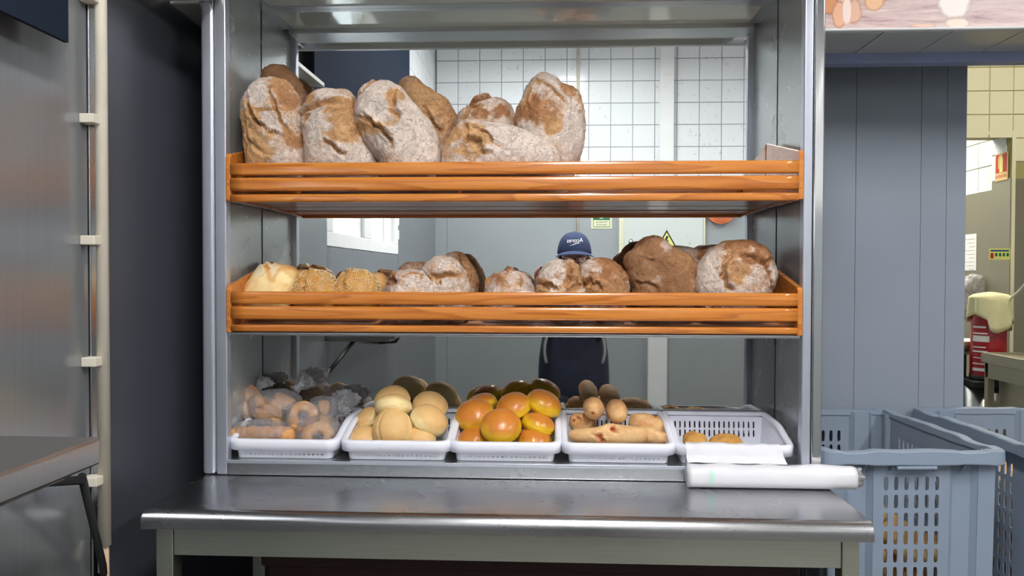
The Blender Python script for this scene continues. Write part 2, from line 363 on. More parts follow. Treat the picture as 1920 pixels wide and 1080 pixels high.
# steel cladding on the left wall, front of the dark part
q = XL + .006
for b in ((YR, -3.2, FZ, .52), (-3.197, WY0 - .003, FZ, .52), (WY1, -.560, FZ, CZ), (WY0, -1.032, FZ, WZ0 - .003), (-1.029, WY1 - .003, FZ, WZ0 - .003)):
    bx('steel_cladding', (XL, q) + b, M['steel_panel'], wl, .0015)
bx('corner_trim', (XL, XL + .009, -.557, -.522, FZ, CZ), M['steel_v'], wl, .002)
struct('wall_rear', (XL - .08, XR + .1, YR - .1, YR, FZ, CZ), M['grout_w'])
wr = bpy.data.objects['wall_rear']
RK = 1.0834; TP = .1495 * RK
TB = (1.326 - .15 * 6) * RK          # lowest tile row starts here
def tile_mesh(name, w, d, mat):     # one tile lying in x/z, facing +y, 4 mm proud
    b = .002; t = .005; o = w / 2 - d / 2; m = MB()
    m.add([(-o, 0, -o), (o, 0, -o), (o, 0, o), (-o, 0, o), (-o + b, t, -o + b), (o - b, t, -o + b), (o - b, t, o - b), (-o + b, t, o - b)],
          [(4, 5, 6, 7)[::-1], (0, 1, 5, 4), (1, 2, 6, 5), (2, 3, 7, 6), (3, 0, 4, 7)])
    me = bpy.data.meshes.new(name); me.from_pydata(m.v, [], m.f)
    bm = bmesh.new(); bm.from_mesh(me); bmesh.ops.recalc_face_normals(bm, faces=bm.faces); bm.to_mesh(me); bm.free()
    finish(me, mat); return me
def put(me, parent, loc, rot=(0, 0, 0), name='tile'):
    o = bpy.data.objects.new(name, me); COL.objects.link(o); o.parent = parent
    o.location = Vector([loc[i] - ORI[parent.name][i] for i in range(3)]); o.rotation_euler = rot; return o
tw = tile_mesh('tile', TP, .0035, M['tile_w'])
cols = [-0.79 + .1495 * i for i in range(16)]
rnd = random.Random(3)
for i in range(15):
    for j in range(9):
        z = TB + TP * j + TP / 2 - .012; x = -.79 * RK + TP * (i + .5)
        if x > 1.55: continue
        o = put(tw, wr, (x, YR, z)); o.rotation_euler = (rnd.uniform(-.006, .006), 0, rnd.uniform(-.006, .006))
mb = MB()
for i in range(20):
    for j in range(9):
        x = -.79 * RK + TP * (15.5 + i); z = TB + TP * j + TP / 2 - .012
        if x < XR - .1: mb.box(x - TP / 2 + .002, x + TP / 2 - .002, YR, YR + .005, z - TP / 2 + .002, z + TP / 2 - .002)
tag(obj('tile_field', mb, M['tile_w'], wr), kind='stuff')
for i in range(8):
    for j in range(9):
        put(tw, wl, (XL, YR + TP * (i + .5), TB + TP * j + TP / 2 - .012), (0, 0, -math.pi / 2))
for a, b in ((-.87, -.778), (-.776, .193), (.197, 1.50), (1.505, 2.9), (2.905, 4.4)):
    bx('wall_panel', (a, b, YR, YR + .012, FZ, TB - .006), M['greypr'], wr, .002)
struct('wall_right', (XR, XR + .1, YR, 7.2, FZ, CZ), M['greypr'])
# panelled wall behind the case and the crates
wb = struct('wall_back', (XL, 1.236, YB + .012, YB + .06, FZ, 1.2), M['dark'])
xs = [XL, -.2, .45] + [at(px, 400, Y=YB)[0] for px in (1604, 1726, 1774)] + [1.238]
for a, b in zip(xs[:-1], xs[1:]): bx('wall_panel', (a + .0005, b - .0005, YB, YB + .012, FZ, 1.2), M['greyp'], wb, .0006)
# bulkhead over the opening on the right, with the soffit panels, the blue beam and the printed banner
z0 = at(1700, 60, Y=.0)[2]; yS = .19
bh = struct('trim_1', (.66, XR, .0, .05, z0 + .014, CZ), M['whitep'])
bh['label'] = 'pale bulkhead above the opening at right'
xs = [.60]
for px in (1633, 1755, 1880): xs.append(at(px, 78, z=z0)[0])
while xs[-1] < XR - .4: xs.append(xs[-1] + (xs[2] - xs[1]))
for a, b in zip(xs[:-1], xs[1:]):
    bx('soffit_panel', (a + .0015, b - .0015, .001, .147, z0, z0 + .012), M['soffitpanel'], bh, .001)
    bx('soffit_panel', (a + .0015, b - .0015, .150, yS, z0 + .001, z0 + .013), M['soffitpanel'], bh, .001)
za, zb = at(1700, 118, Y=yS)[2], z0
struct('trim_2', (.60, XR, yS, yS + .04, za, z0 + .02), M['blueb'], .002)
struct('trim_3', (-.79, XR, yS + .04, yS + .06, z0, CZ), M['dark'])
zt = at(1700, 52, Y=-.012)[2]
bx('edge_trim', (.60, XR, -.016, .0, z0, zt), M['whitep'], bh, .006)
def banner_mat():
    m, nt, b = newmat('printed_banner')
    v = coords(nt, (1, 1, 1)); 
    n = noise(nt, coords(nt, (2.2, 1, 26)), 3, 6, .7)
    c = ramp(nt, n, [(.30, srgb(120, 92, 96)), (.42, srgb(190, 162, 160)), (.6, srgb(214, 190, 186)), (.75, srgb(232, 214, 204))])
    sp = nd(nt, 'ShaderNodeSeparateXYZ'); nt.links.new(v, sp.inputs[0])
    nz = noise(nt, v, 30, 3)
    def ell(c, cx, cz, rx, rz, col, edge):
        dx = mth(nt, 'DIVIDE', mth(nt, 'SUBTRACT', sp.outputs[0], cx), rx); dz = mth(nt, 'DIVIDE', mth(nt, 'SUBTRACT', sp.outputs[2], cz), rz)
        r = mth(nt, 'SQRT', mth(nt, 'ADD', mth(nt, 'MULTIPLY', dx, dx), mth(nt, 'MULTIPLY', dz, dz)))
        r = mth(nt, 'ADD', r, mth(nt, 'MULTIPLY', mth(nt, 'SUBTRACT', nz, .5), .7))
        c = mixc(nt, ramp(nt, r, [(.86, 1.0), (1.12, 0.0)]), c, edge)
        return mixc(nt, ramp(nt, r, [(.70, 1.0), (.98, 0.0)]), c, col)
    gi = {}
    X0 = (.60 + XR) / 2
    def e(c, px, py, w, h, col, edge):
        p = at(px, py, Y=-.005); return ell(c, p[0] - X0, p[2] - zt, w / 739, h / 739, srgb(*col), srgb(*edge))
    c = e(c, 1553, 8, 18, 22, (205, 140, 96), (110, 70, 60)); c = e(c, 1573, 28, 14, 26, (226, 172, 138), (150, 100, 84))
    c = e(c, 1602, 22, 14, 26, (222, 176, 150), (170, 120, 104)); c = e(c, 1588, 20, 9, 30, (240, 214, 204), (190, 150, 136))
    c = e(c, 1640, 4, 20, 18, (226, 180, 140), (170, 120, 100)); c = e(c, 1790, 10, 32, 26, (236, 226, 218), (170, 140, 136))
    c = e(c, 1795, 44, 22, 10, (232, 214, 196), (190, 160, 150)); c = e(c, 1730, 48, 26, 3, (226, 190, 168), (170, 130, 120))
    nt.links.new(c, b.inputs['Base Color']); b.inputs['Roughness'].default_value = .35; return m
bn = bx('banner', (.60, XR, -.006, -.001, zt, CZ), banner_mat()); tag(bn, 'long printed banner of bleached planks with nuts, on the bulkhead above the opening', 'banner')

# ------------------------------------------------------------------ kitchen seen through the opening at right
YK = 2.9; DX = 2.783
zd = at(1850, 253, Y=YK)[2]
tk = at(1863, 266, X=DX)[1]         # far face of the doorway
mb = MB(); mb.box(DX, XR, YK, tk, FZ, CZ); mb.box(1.2, DX, YK, tk, zd, CZ)
kw = tag(obj('wall_kitchen', mb, M['grout_y']), kind='structure')
struct('wall_partition', (1.2, 1.26, YB + .07, 7.1, FZ, CZ), M['greyp'])
ty = tile_mesh('tile', .1405, .004, M['tile_y'])
for i in range(-3, 10):
    for j in range(-2, 6):
        x = 2.646 + .1405 * (i + .5); z = .965 + .1425 * (j + .5)
        if x > XR - .1 or z > CZ: continue
        if x < DX and z < zd: continue
        if z < .58: continue
        o = put(ty, kw, (x, YK, z), (0, 0, math.pi)); o.scale = (1, 1, 1.0142)
bx('door_lining', (1.3, DX - .002, YK - .003, YK + .004, zd, zd + .024), M['tile_y'], kw, .002)
bx('door_lining', (DX, DX + .022, YK - .006, YK + .004, FZ, zd + .024), M['tile_y'], kw, .002)
bx('splashback', (DX + .022, XR, YK - .006, YK, FZ, at(1897, 335, Y=YK)[2]), M['steel_warm'], kw)
zj = at(1880, 337, X=DX)[2]
bx('jamb_cladding', (DX - .006, DX, YK, tk, FZ, zj), M['steel_warm'], kw)
mb = MB(); mb.box(DX, DX + .08, tk, 7.1, FZ, CZ)
kw2 = tag(obj('wall_passage', mb, M['grout_y']), kind='structure')
zp = at(1850, 360, X=DX)[2]
bx('steel_cladding', (DX - .006, DX, tk, 7.1, FZ, zp), M['steel_warm'], kw2)
for i in range(8):
    for j in range(6):
        put(tw, kw2, (DX, tk + TP * (i + .5), zp + TP / 2 + TP * j), (0, 0, math.pi / 2))
for j in range(2): put(tw, kw2, (DX, YK + .13, zj + TP / 2 + TP * j), (0, 0, math.pi / 2))
struct('wall_end', (1.2, DX + .1, 7.1, 7.2, FZ, CZ), M['whitep'])
def lamp(x0, x1, y0, y1, z, mat, label, grp=None):
    t = thing('ceiling_lamp', ((x0 + x1) / 2, (y0 + y1) / 2, z), label, 'ceiling lamp', grp)
    bx('housing', (x0 - .03, x1 + .03, y0 - .03, y1 + .03, z, CZ), M['whitep'], t, .004)
    bx('diffuser', (x0, x1, y0, y1, z - .02, z), mat, t, .006)
lamp(.06, .26, -3.2, -1.15, 1.60, M['tube'], 'long fluorescent ceiling lamp above the photographer')
lamp(2.3, 2.5, -3.0, -1.2, 1.60, M['tube'], 'fluorescent ceiling lamp over the right of the shop')
lamp(2.0, 3.2, 1.4, 1.54, CZ - .05, M['ktube'], 'warm fluorescent lamp on the kitchen ceiling')
lamp(2.1, 2.3, 3.6, 5.0, CZ - .05, M['ktube2'], 'lamp on the passage ceiling behind the kitchen doorway')

# window in the left wall (seen in the mirror)
t = thing('window_1', (XL, (WY0 + WY1) / 2, WZ0), kind='structure')
def fr(name, y0, y1, z0_, z1_, mat=M['whitep'], x0=XL - .05, x1=XL + .007): bx(name, (x0, x1, y0, y1, z0_, z1_), mat, t, .003)
fr('window_frame', WY0, WY1, WZ0, .163); fr('window_frame', WY0, WY1, .94, WZ1)
fr('window_frame', WY0, -2.31, .163, .94); fr('window_frame', -1.09, WY1, .163, .94); fr('window_frame', -1.755, -1.615, .163, .94)
for a, b in ((-2.31, -1.755), (-1.615, -1.09)):
    fr('sash', a, a + .045, .163, .94, M['whitep'], XL - .045, XL - .012)
    fr('pane', a, b, .163, .94, M['glass'], XL - .032, XL - .028)
for z_ in (.19, .27): fr('hinge', WY0 - .028, WY0, z_, z_ + .055, M['whitep'], XL + .0, XL + .0075)
o = bx('roller_blind', (-.824, -.816, -2.51, -.69, .389, 1.5), M['blind']); tag(o, 'dark navy blind hanging over the serving window on the left wall', 'blind')

# serving shelf below the window: steel, on black braces
p = at(190, 818, Y=-.98); zsh = p[2]; xsh = p[0]
t = thing('wall_shelf', ((xsh + XL) / 2, -1.5, zsh - .05), 'steel serving shelf with a thick edge on the left wall, under the window', 'shelf')
bx('shelf_top', (XL + .006, xsh, -2.15, -.98, zsh - .037, zsh), M['steel'], t, .005)
bx('apron', (XL + .006, xsh - .03, -2.1, -1.01, zsh - .05, zsh - .037), M['steel_dull'], t, .002)
for yy in (-.726, -1.9):
    dy = .374
    mb = MB(); mb.tube([(-.777, yy, -.345), (-.772, yy - dy, zsh - .04)], .0075, 10); obj('brace', mb, M['black'], t, smooth=True)
    mb = MB(); mb.tube([(-.777, yy, -.345), (XL + .008, yy, -.35)], .0075, 10); obj('brace', mb, M['black'], t, smooth=True)
mb = MB(); mb.tube([(-.777, -.726, -.338), (-.838, -.565, -.5476), (-.845, -.545, -.60)], .007, 10); o = obj('black_rod', mb, M['black'], t, smooth=True); o['label'] = 'thin black slanting rod'
# conduit on the left wall
tc = XL + .030; ty = at(191.5, 400, X=tc)[1]
t = thing('cable_trunk', (tc, ty, FZ), 'cream round conduit running up the left wall, broken off near its foot', 'conduit')
zf = at(190, 1022, Y=ty)[2]
mb = MB(); mb.tube([(tc, ty, zf), (tc, ty, CZ)], .0112, 20); obj('conduit', mb, M['cream'], t, smooth=True)
mb = MB(); mb.tube([(tc - .004, ty - .003, zf - .05), (tc - .004, ty - .003, zf + .01)], .007, 10); obj('broken_end', mb, M['cream'], t, smooth=True)
mb = MB(); mb.tube([(tc + .002, ty, zf + .02), (tc + .002, ty + .002, zf - .06), (tc + .004, ty, zf - .25), (tc, ty, FZ + .01)], .0055, 8); obj('cable', mb, plain('brown_cable', srgb(200, 170, 140), .5), t, smooth=True)
yc0 = at(165, 400, X=XL + .022)[1]; yc1 = at(192, 400, X=XL + .040)[1]
for py in (-2, 225, 451, 677, 899):
    z_ = at(178, py, Y=ty - .01)[2]
    bx('clip', (XL + .006, tc + .004, yc0, ty - .004, z_ - .0085, z_ + .0085), M['cream'], t, .0015)
    bx('clip_tab', (XL + .006, tc + .004, ty + .010, ty + .015, z_ - .010, z_ + .005), M['cream'], t, .001)

# soffit strip left of the case
t2 = tag(thing('trim_4', (-.83, -.2, .607)), kind='structure')
bx('soffit_panel', (XL + .009, -.792, -.245, .19, .607, .62), M['soffitpanel'], t2, .001); bx('soffit_panel', (XL + .009, -.74, -.55, -.262, .607, .62), M['soffitpanel'], t2, .001)
bx('beam', (XL + .001, -.792, .19, .23, .59, .66), M['blueb'], t2)

# ------------------------------------------------------------------ things on the rear wall, seen only in the mirror
R0 = YR + .012
REAR = RK        # things on the rear wall were measured on a nearer plane: x and z grow by this factor
def mir(px, py): return at(px, py, Y=-YR)   # same x and z as the real point on the rear wall
t = thing('electric_cabinet', (.75, R0, -.05), 'white electric cabinet door with a warning triangle on the rear wall', 'cabinet')
x0, x1 = .463, 1.044
bx('cabinet_frame', (x0, x1, R0, R0 + .03, -.05, .46), plain('cream_frame', srgb(226, 226, 200), .5), t, .003)
dr = bx('door', (x0 + .035, x1 - .02, R0 + .03, R0 + .045, -.03, .445), tile_mat('scuffed_white', srgb(212, 220, 216), .8, .4), t, .003)
mb = MB(); mb.lathe((0, 0, 0), [(.001, 0), (.022, 0), (.022, .01), (.001, .012)], 20)
mb.v = [(x0 + .078 + a * .7, R0 + .045 + c, .21 + b * 1.2) for a, b, c in mb.v]; obj('lock', mb, M['steel'], t, smooth=True)
def tri(name, c, s, mat, off, par):
    mb = MB(); mb.prism([(-s, -s * .8), (s, -s * .8), (0, s * .95)], lambda a, b: (c[0] + a, R0 + .045 + off, c[1] + b), lambda a, b: (c[0] + a, R0 + .0458 + off, c[1] + b)); return obj(name, mb, mat, par)
tri('warning_triangle', (.782, .225), .075, M['signblack'], 0, t); tri('warning_field', (.782, .222), .060, M['signyellow'], .0009, t)
mb = MB(); mb.prism([(-.004, .035), (.012, .035), (.002, .008), (.014, .008), (-.010, -.036), (-.002, -.004), (-.014, -.004)], lambda a, b: (.782 + a, R0 + .047, .218 + b), lambda a, b: (.782 + a, R0 + .0476, .218 + b)); obj('bolt_symbol', mb, M['signblack'], t)
t = thing('safety_sign', (.345, R0, .306), 'green and cream first aid sign on the rear wall beside the electric cabinet', 'sign')
bx('backing', (.275, .416, R0, R0 + .004, .306, .49), M['signcream'], t); bx('green_field', (.288, .403, R0 + .004, R0 + .005, .365, .478), M['signgreen'], t)
mb = MB(); mb.box(.333, .358, R0 + .005, R0 + .006, .375, .468); mb.box(.298, .393, R0 + .005, R0 + .0058, .41, .435); obj('cross', mb, M['paper'], t)
bx('green_line', (.288, .403, R0 + .004, R0 + .005, .316, .320), M['signgreen'], t)
bx('green_line', (.288, .291, R0 + .004, R0 + .005, .32, .365), M['signgreen'], t); bx('green_line', (.400, .403, R0 + .004, R0 + .005, .32, .365), M['signgreen'], t)
for txt, z_ in (('Primeiros', .352), ('socorros', .334)): text_part(txt, .019, lambda a, b: (.3455 - a, R0 + .0055, z_ + b), M['signblack'], t)
t = bx('cable_trunk', (.735, .828, R0, R0 + .04, .46, CZ), M['whitep'], None, .003); tag(t, 'wide white cable trunk rising from the electric cabinet', 'cable trunk')
t = bx('cable_trunk', (.661, .791, R0, R0 + .04, FZ, -.055), M['whitep'], None, .003); tag(t, 'white cable trunk below the electric cabinet, down to the floor', 'cable trunk')
mb = MB(); mb.tube([(.183, R0 + .014, CZ), (.183, R0 + .014, -.2)], .011, 12); t = obj('pipe', mb, M['cream'], None, smooth=True); tag(t, 'thin cream pipe running up the rear wall behind the person', 'pipe')
t = thing('hose', (1.14, R0, .36), 'orange hose coiled on the rear wall right of the electric cabinet', 'hose')
for k in range(4):
    mb = MB(); r_ = .085 + .008 * k
    mb.tube([(1.145 + r_ * math.cos(q * .2618), R0 + .02 + .006 * k, .455 + (r_ * .95 + .004 * k) * math.sin(q * .2618)) for q in range(25)], .005, 8); obj('coil', mb, M['copper'], t, smooth=True)
mb = MB(); mb.tube([(1.03, R0 + .03, .56), (1.08, R0 + .03, .63), (1.10, R0 + .03, .58)], .005, 8); obj('coil', mb, M['copper'], t, smooth=True)
bx('hook', (1.13, 1.16, R0, R0 + .05, .53, .545), M['black'], t, .002)

REAR = 1.0
# ------------------------------------------------------------------ the display case
YF = -.244
XI0, XI1 = -.7289, .5463      # inner edges of the posts
XW0, XW1 = -.7432, .5617      # inner faces of the side walls
XO0, XO1 = -.786, .590
ZD = -.4234; ZC = -.4577; ZT = .676
t = case = thing('display_case', (-.09, -.12, ZC), 'stainless steel bread display case with mirrored back standing on the counter', 'display case')
bx('mirror', (XW0, XW1, 0, .006, -.132, ZT), M['mirror'], t)
bx('back_panel', (XW0, XW1, 0.0, .006, ZD, -.138), M['mirror2'], t)
bx('case_back', (XO0 + .01, XO1 - .01, .0065, .02, ZC, ZT + .06), M['steel'], t)
bx('side_panel', (XW0 - .012, XW0, YF + .01, .006, ZD, ZT + .05), M['steel_side'], t)
bx('side_panel', (XW1, XW1 + .012, YF + .01, .006, ZD, ZT + .05), M['steel_side'], t)
for sgn, xi, xo in ((-1, XI0, XO0), (1, XI1, XO1)):
    m1 = xi + (xo - xi) * .45
    a, b = sorted((xi, m1)); bx('post', (a, b, YF - .012, YF + .014, ZD - .033, ZT + .09), M['alu'], t, .003)
    a, b = sorted((m1 + sgn * .0015, xo)); bx('post', (a, b, YF - .014, YF + .03, ZC + .001, ZT + .09), M['polish' if sgn > 0 else 'alu'], t, .004 if sgn > 0 else .008, seg=3)
    # curved bracket reaching forward from the post to the canopy
    prof = [(YF - .012, .59)] + [(YF - .012 - .115 * (1 - math.cos(k * math.pi / 16)), .59 + .095 * math.sin(k * math.pi / 16)) for k in range(1, 9)] + [(YF - .127, .69), (YF - .012, .69)]
    a, b = sorted((m1 + sgn * .002, xo)); mb = MB(); mb.prism(prof, lambda y, z: (a, y, z), lambda y, z: (b, y, z)); obj('bracket', mb, M['polish'], t, .004)
bx('head_rail', (XI0, XI1, -.258, -.165, ZT - .012, ZT + .09), M['steel'], t, .003)
bx('canopy_soffit', (XI0 + .01, XI1 - .01, -.368, -.259, .694, .70), M['soffit'], t)
bx('canopy_lip', (XO0, XO1, -.385, -.368, .676, .78), M['steel'], t, .003)
bx('soffit', (XW0 + .03, XW1 - .03, -.165, -.022, ZT, ZT + .008), M['soffit'], t)
bx('soffit_bar', (XW0, XW0 + .03, -.165, 0, ZT - .001, ZT + .008), M['steel'], t); bx('soffit_bar', (XW1 - .03, XW1, -.165, 0, ZT - .001, ZT + .008), M['steel'], t)
bx('mirror_trim', (XW0 + .03, XW1 - .03, -.022, 0, ZT - .003, ZT + .008), M['steel'], t, .001)
bx('deck', (XW0, XW1, YF + .002, .006, ZD - .006, ZD), M['steel'], t, .001)
bx('sill', (XI0 - .001, XI1 + .001, YF - .014, YF + .004, ZC + .001, ZD), M['steel_v'], t, .003)
bx('sill_bead', (XI0, XI1, YF - .017, YF - .012, ZD - .006, ZD + .0015), M['alu'], t, .001)
bx('shelf_rail', (XI0, XI1, YF - .004, 0, -.1415, -.1335), M['steel_v'], t, .002)
bx('seam_strip', (XW0 - .001, XW0 + .0012, -.0022, 0, ZD, ZT), M['black'], t); bx('seam_strip', (XW1 - .0012, XW1 + .001, -.0022, 0, ZD, ZT), M['black'], t)

# ------------------------------------------------------------------ pine shelves
def shelf(name, zoff, label, k):
    t = thing(name, (-.09, -.12, .163 + zoff), label, 'shelf', 'slatted pine shelves in the case')
    zb, zf = .163 + zoff, .267 + zoff
    for x0, x1, in ((XI0 + .001, XI0 + .012), (XI1 - .012, XI1 - .001)):
        mb = MB(); prof = [(-.262, zb - .002), (-.262, zf - .01), (-.255, zf), (-.004, .324 + zoff), (-.004, zb + .004), (-.02, zb)]
        mb.prism(prof, lambda a, b: (x0, a, b), lambda a, b: (x1, a, b)); obj('end_board', mb, PINES[k] if x0 < 0 else PINES[(k + 1) % 6], t, .002)
    bx('shelf_board', (XI0 + .012, XI1 - .012, -.245, -.128, .167 + zoff, .178 + zoff), PINE_DULL, t, .001)
    bx('shelf_board', (XI0 + .012, XI1 - .012, -.124, -.006, .169 + zoff, .180 + zoff), PINE_DULL, t, .001)
    for j, (a, b, y) in enumerate(((326.5, 302.5, -.262), (356.5, 330.5, -.262), (377.5, 362.5, -.262)) if zoff == 0 else ((572.5, 548, -.262), (601, 576, -.262), (624.5, 611.5, -.262))):
        a = at(960, a, Y=y)[2]; b = at(960, b, Y=y)[2]; mb = MB(); zc = (a + b) / 2; hh = (b - a) / 2; ring = []
        for q in range(16):
            an = q * math.pi / 8 + math.pi / 16; cy = math.copysign(abs(math.cos(an)) ** .45, math.cos(an)); cz = math.copysign(abs(math.sin(an)) ** .45, math.sin(an))
            ring.append((y + .008 + cy * .0085, zc + cz * hh))
        L = 40
        mb.loft([[(XI0 + .011 + (XI1 - XI0 - .022) * i / L, a_, b_) for a_, b_ in ring] for i in range(L + 1)])
        obj('slat', mb, PINES[(k * 2 + j + 1) % 6], t, smooth=True)
    return t
shelf('bread_shelf', 0, 'upper slatted pine shelf holding the biggest floury loaves', 0)
shelf('bread_shelf', -.2955, 'lower slatted pine shelf with sesame rolls at left and round loaves', 2)

# ------------------------------------------------------------------ counter under the case
t = thing('counter', (-.1, -.3, FZ), 'stainless steel counter with a rounded front edge carrying the display case', 'counter')
def rounded_top(x0, x1, yf, yb, zt_, th, r, mat, par):
    prof = [(yb, zt_)]
    for k in range(9):
        a = k * math.pi / 16; prof.append((yf + r - r * math.sin(a), zt_ - r + r * math.cos(a)))
    prof += [(yf, zt_ - th), (yf + .003, zt_ - th), (yf + .003, zt_ - th + .004), (yb, zt_ - th + .004)]
    mb = MB(); mb.prism(prof, lambda a, b: (x0, a, b), lambda a, b: (x1, a, b)); return obj('counter_top', mb, mat, par, .004)
o = rounded_top(-.7855, .5945, -.528, .03, ZC, .0345, .022, M['steel'], t)
for pol in o.data.polygons: pol.use_smooth = True
ct = brushed('counter_steel', srgb(150, 152, 154), .24, (1.0, 60, 60), .12, .0, 1.0, .1)
def flour_steel():
    m = brushed('floury_counter_steel', srgb(182, 182, 184), .27, (1.0, 60, 60), .12, 0, 1.0, .05); nt = m.node_tree; b = nt.nodes['Principled BSDF']
    v = coords(nt); a = ramp(nt, noise(nt, v, 60, 4, .8), [(.68, 0.0), (.74, 1.0)]); w = ramp(nt, noise(nt, coords(nt, (.5, 1.6, 1)), 5, 2), [(.46, 0.0), (.6, 1.0)])
    f = mth(nt, 'MULTIPLY', a, w)
    d = nd(nt, 'ShaderNodeBsdfDiffuse'); d.inputs[0].default_value = c4(srgb(215, 208, 196))
    mx = nd(nt, 'ShaderNodeMixShader'); nt.links.new(f, mx.inputs[0]); nt.links.new(b.outputs[0], mx.inputs[1]); nt.links.new(d.outputs[0], mx.inputs[2]); nt.links.new(mx.outputs[0], nt.nodes['Material Output'].inputs[0]); return m
o.data.materials[0] = flour_steel()
xl, xr = at(326, 1039, Y=-.506)[0], at(1577, 1065, Y=-.506)[0]
bx('apron', (xl, xr, -.506, -.490, -.549, ZC - .030), M['steel_dull'], t, .001)
for a, b in ((-.765, xl - .001), (xr + .001, .575)):
    bx('leg', (a, b, -.508, -.470, FZ, ZC - .030), M['steel_dull'], t, .002)
    bx('leg', (a, b, -.02, .015, FZ, ZC - .030), M['steel_dull'], t, .002)
bx('side_rail', (-.765, -.745, -.47, -.02, -.549, ZC - .030), M['steel_dull'], t); bx('side_rail', (.555, .575, -.47, -.02, -.549, ZC - .030), M['steel_dull'], t)
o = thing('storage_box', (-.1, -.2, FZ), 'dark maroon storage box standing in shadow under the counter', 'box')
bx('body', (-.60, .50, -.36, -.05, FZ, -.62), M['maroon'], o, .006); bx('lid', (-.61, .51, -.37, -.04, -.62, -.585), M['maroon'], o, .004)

# ------------------------------------------------------------------ numeric noise for the doughs
def vnoise(P, seed=0):
    P = P + seed * 17.31; i = np.floor(P).astype(np.int64); f = P - i; f = f * f * f * (f * (f * 6 - 15) + 10)
    def h(a, b, c):
        n = (a * 374761393 + b * 668265263 + c * 2147483647 + seed * 1274126177) & 0xffffffff
        n = ((n ^ (n >> 13)) * 1274126177) & 0xffffffff; return ((n ^ (n >> 16)) & 0xffff) / 65535.0
    r = 0
    for dx in (0, 1):
        for dy in (0, 1):
            for dz in (0, 1):
                w = (f[:, 0] if dx else 1 - f[:, 0]) * (f[:, 1] if dy else 1 - f[:, 1]) * (f[:, 2] if dz else 1 - f[:, 2])
                r = r + w * h(i[:, 0] + dx, i[:, 1] + dy, i[:, 2] + dz)
    return r * 2 - 1
def fbm(P, seed=0, o=3):
    r = 0; a = 1; s = 0
    for k in range(o): r = r + a * vnoise(P * 2 ** k, seed + k); s += a; a *= .5
    return r / s
ICO = {}
def ico(level):
    if level not in ICO:
        bm = bmesh.new(); bmesh.ops.create_icosphere(bm, subdivisions=level, radius=1)
        ICO[level] = (np.array([v.co[:] for v in bm.verts]), [tuple(v.index for v in f.verts) for f in bm.faces]); bm.free()
    return ICO[level]
def mesh_obj(name, V, F, mat, attr, parent=None):
    base = ORI[parent.name] if parent is not None else np.array([(V[:, 0].min() + V[:, 0].max()) / 2, (V[:, 1].min() + V[:, 1].max()) / 2, V[:, 2].min()])
    me = bpy.data.meshes.new(name); me.from_pydata((V - base).tolist(), [], F); finish(me, mat, True)
    a = me.color_attributes.new('tint', 'FLOAT_COLOR', 'POINT'); a.data.foreach_set('color', np.asarray(attr, np.float32).ravel())
    o = bpy.data.objects.new(name, me); COL.objects.link(o)
    if parent is None: o.location = (base[0], base[1], base[2] + H)
    else: o.parent = parent
    ORI[o.name] = base; return o
def sstep(a, b, x): t = np.clip((x - a) / (b - a), 0, 1); return t * t * (3 - 2 * t)
def seg_dist(p, pts):     # distance and signed side to a polyline in 2D
    best = np.full(len(p), 1e9); side = np.zeros(len(p)); tt = np.zeros(len(p)); n = len(pts) - 1
    for k in range(n):
        a, b = pts[k], pts[k + 1]; d = b - a; L = d @ d
        t = np.clip(((p - a) @ d) / L, 0, 1); q = a + t[:, None] * d; e = np.linalg.norm(p - q, axis=1)
        sd = np.sign(d[0] * (p[:, 1] - a[1]) - d[1] * (p[:, 0] - a[0])); m = e < best
        best[m] = e[m]; side[m] = sd[m]; tt[m] = (k + t[m]) / n
    return best, side, tt
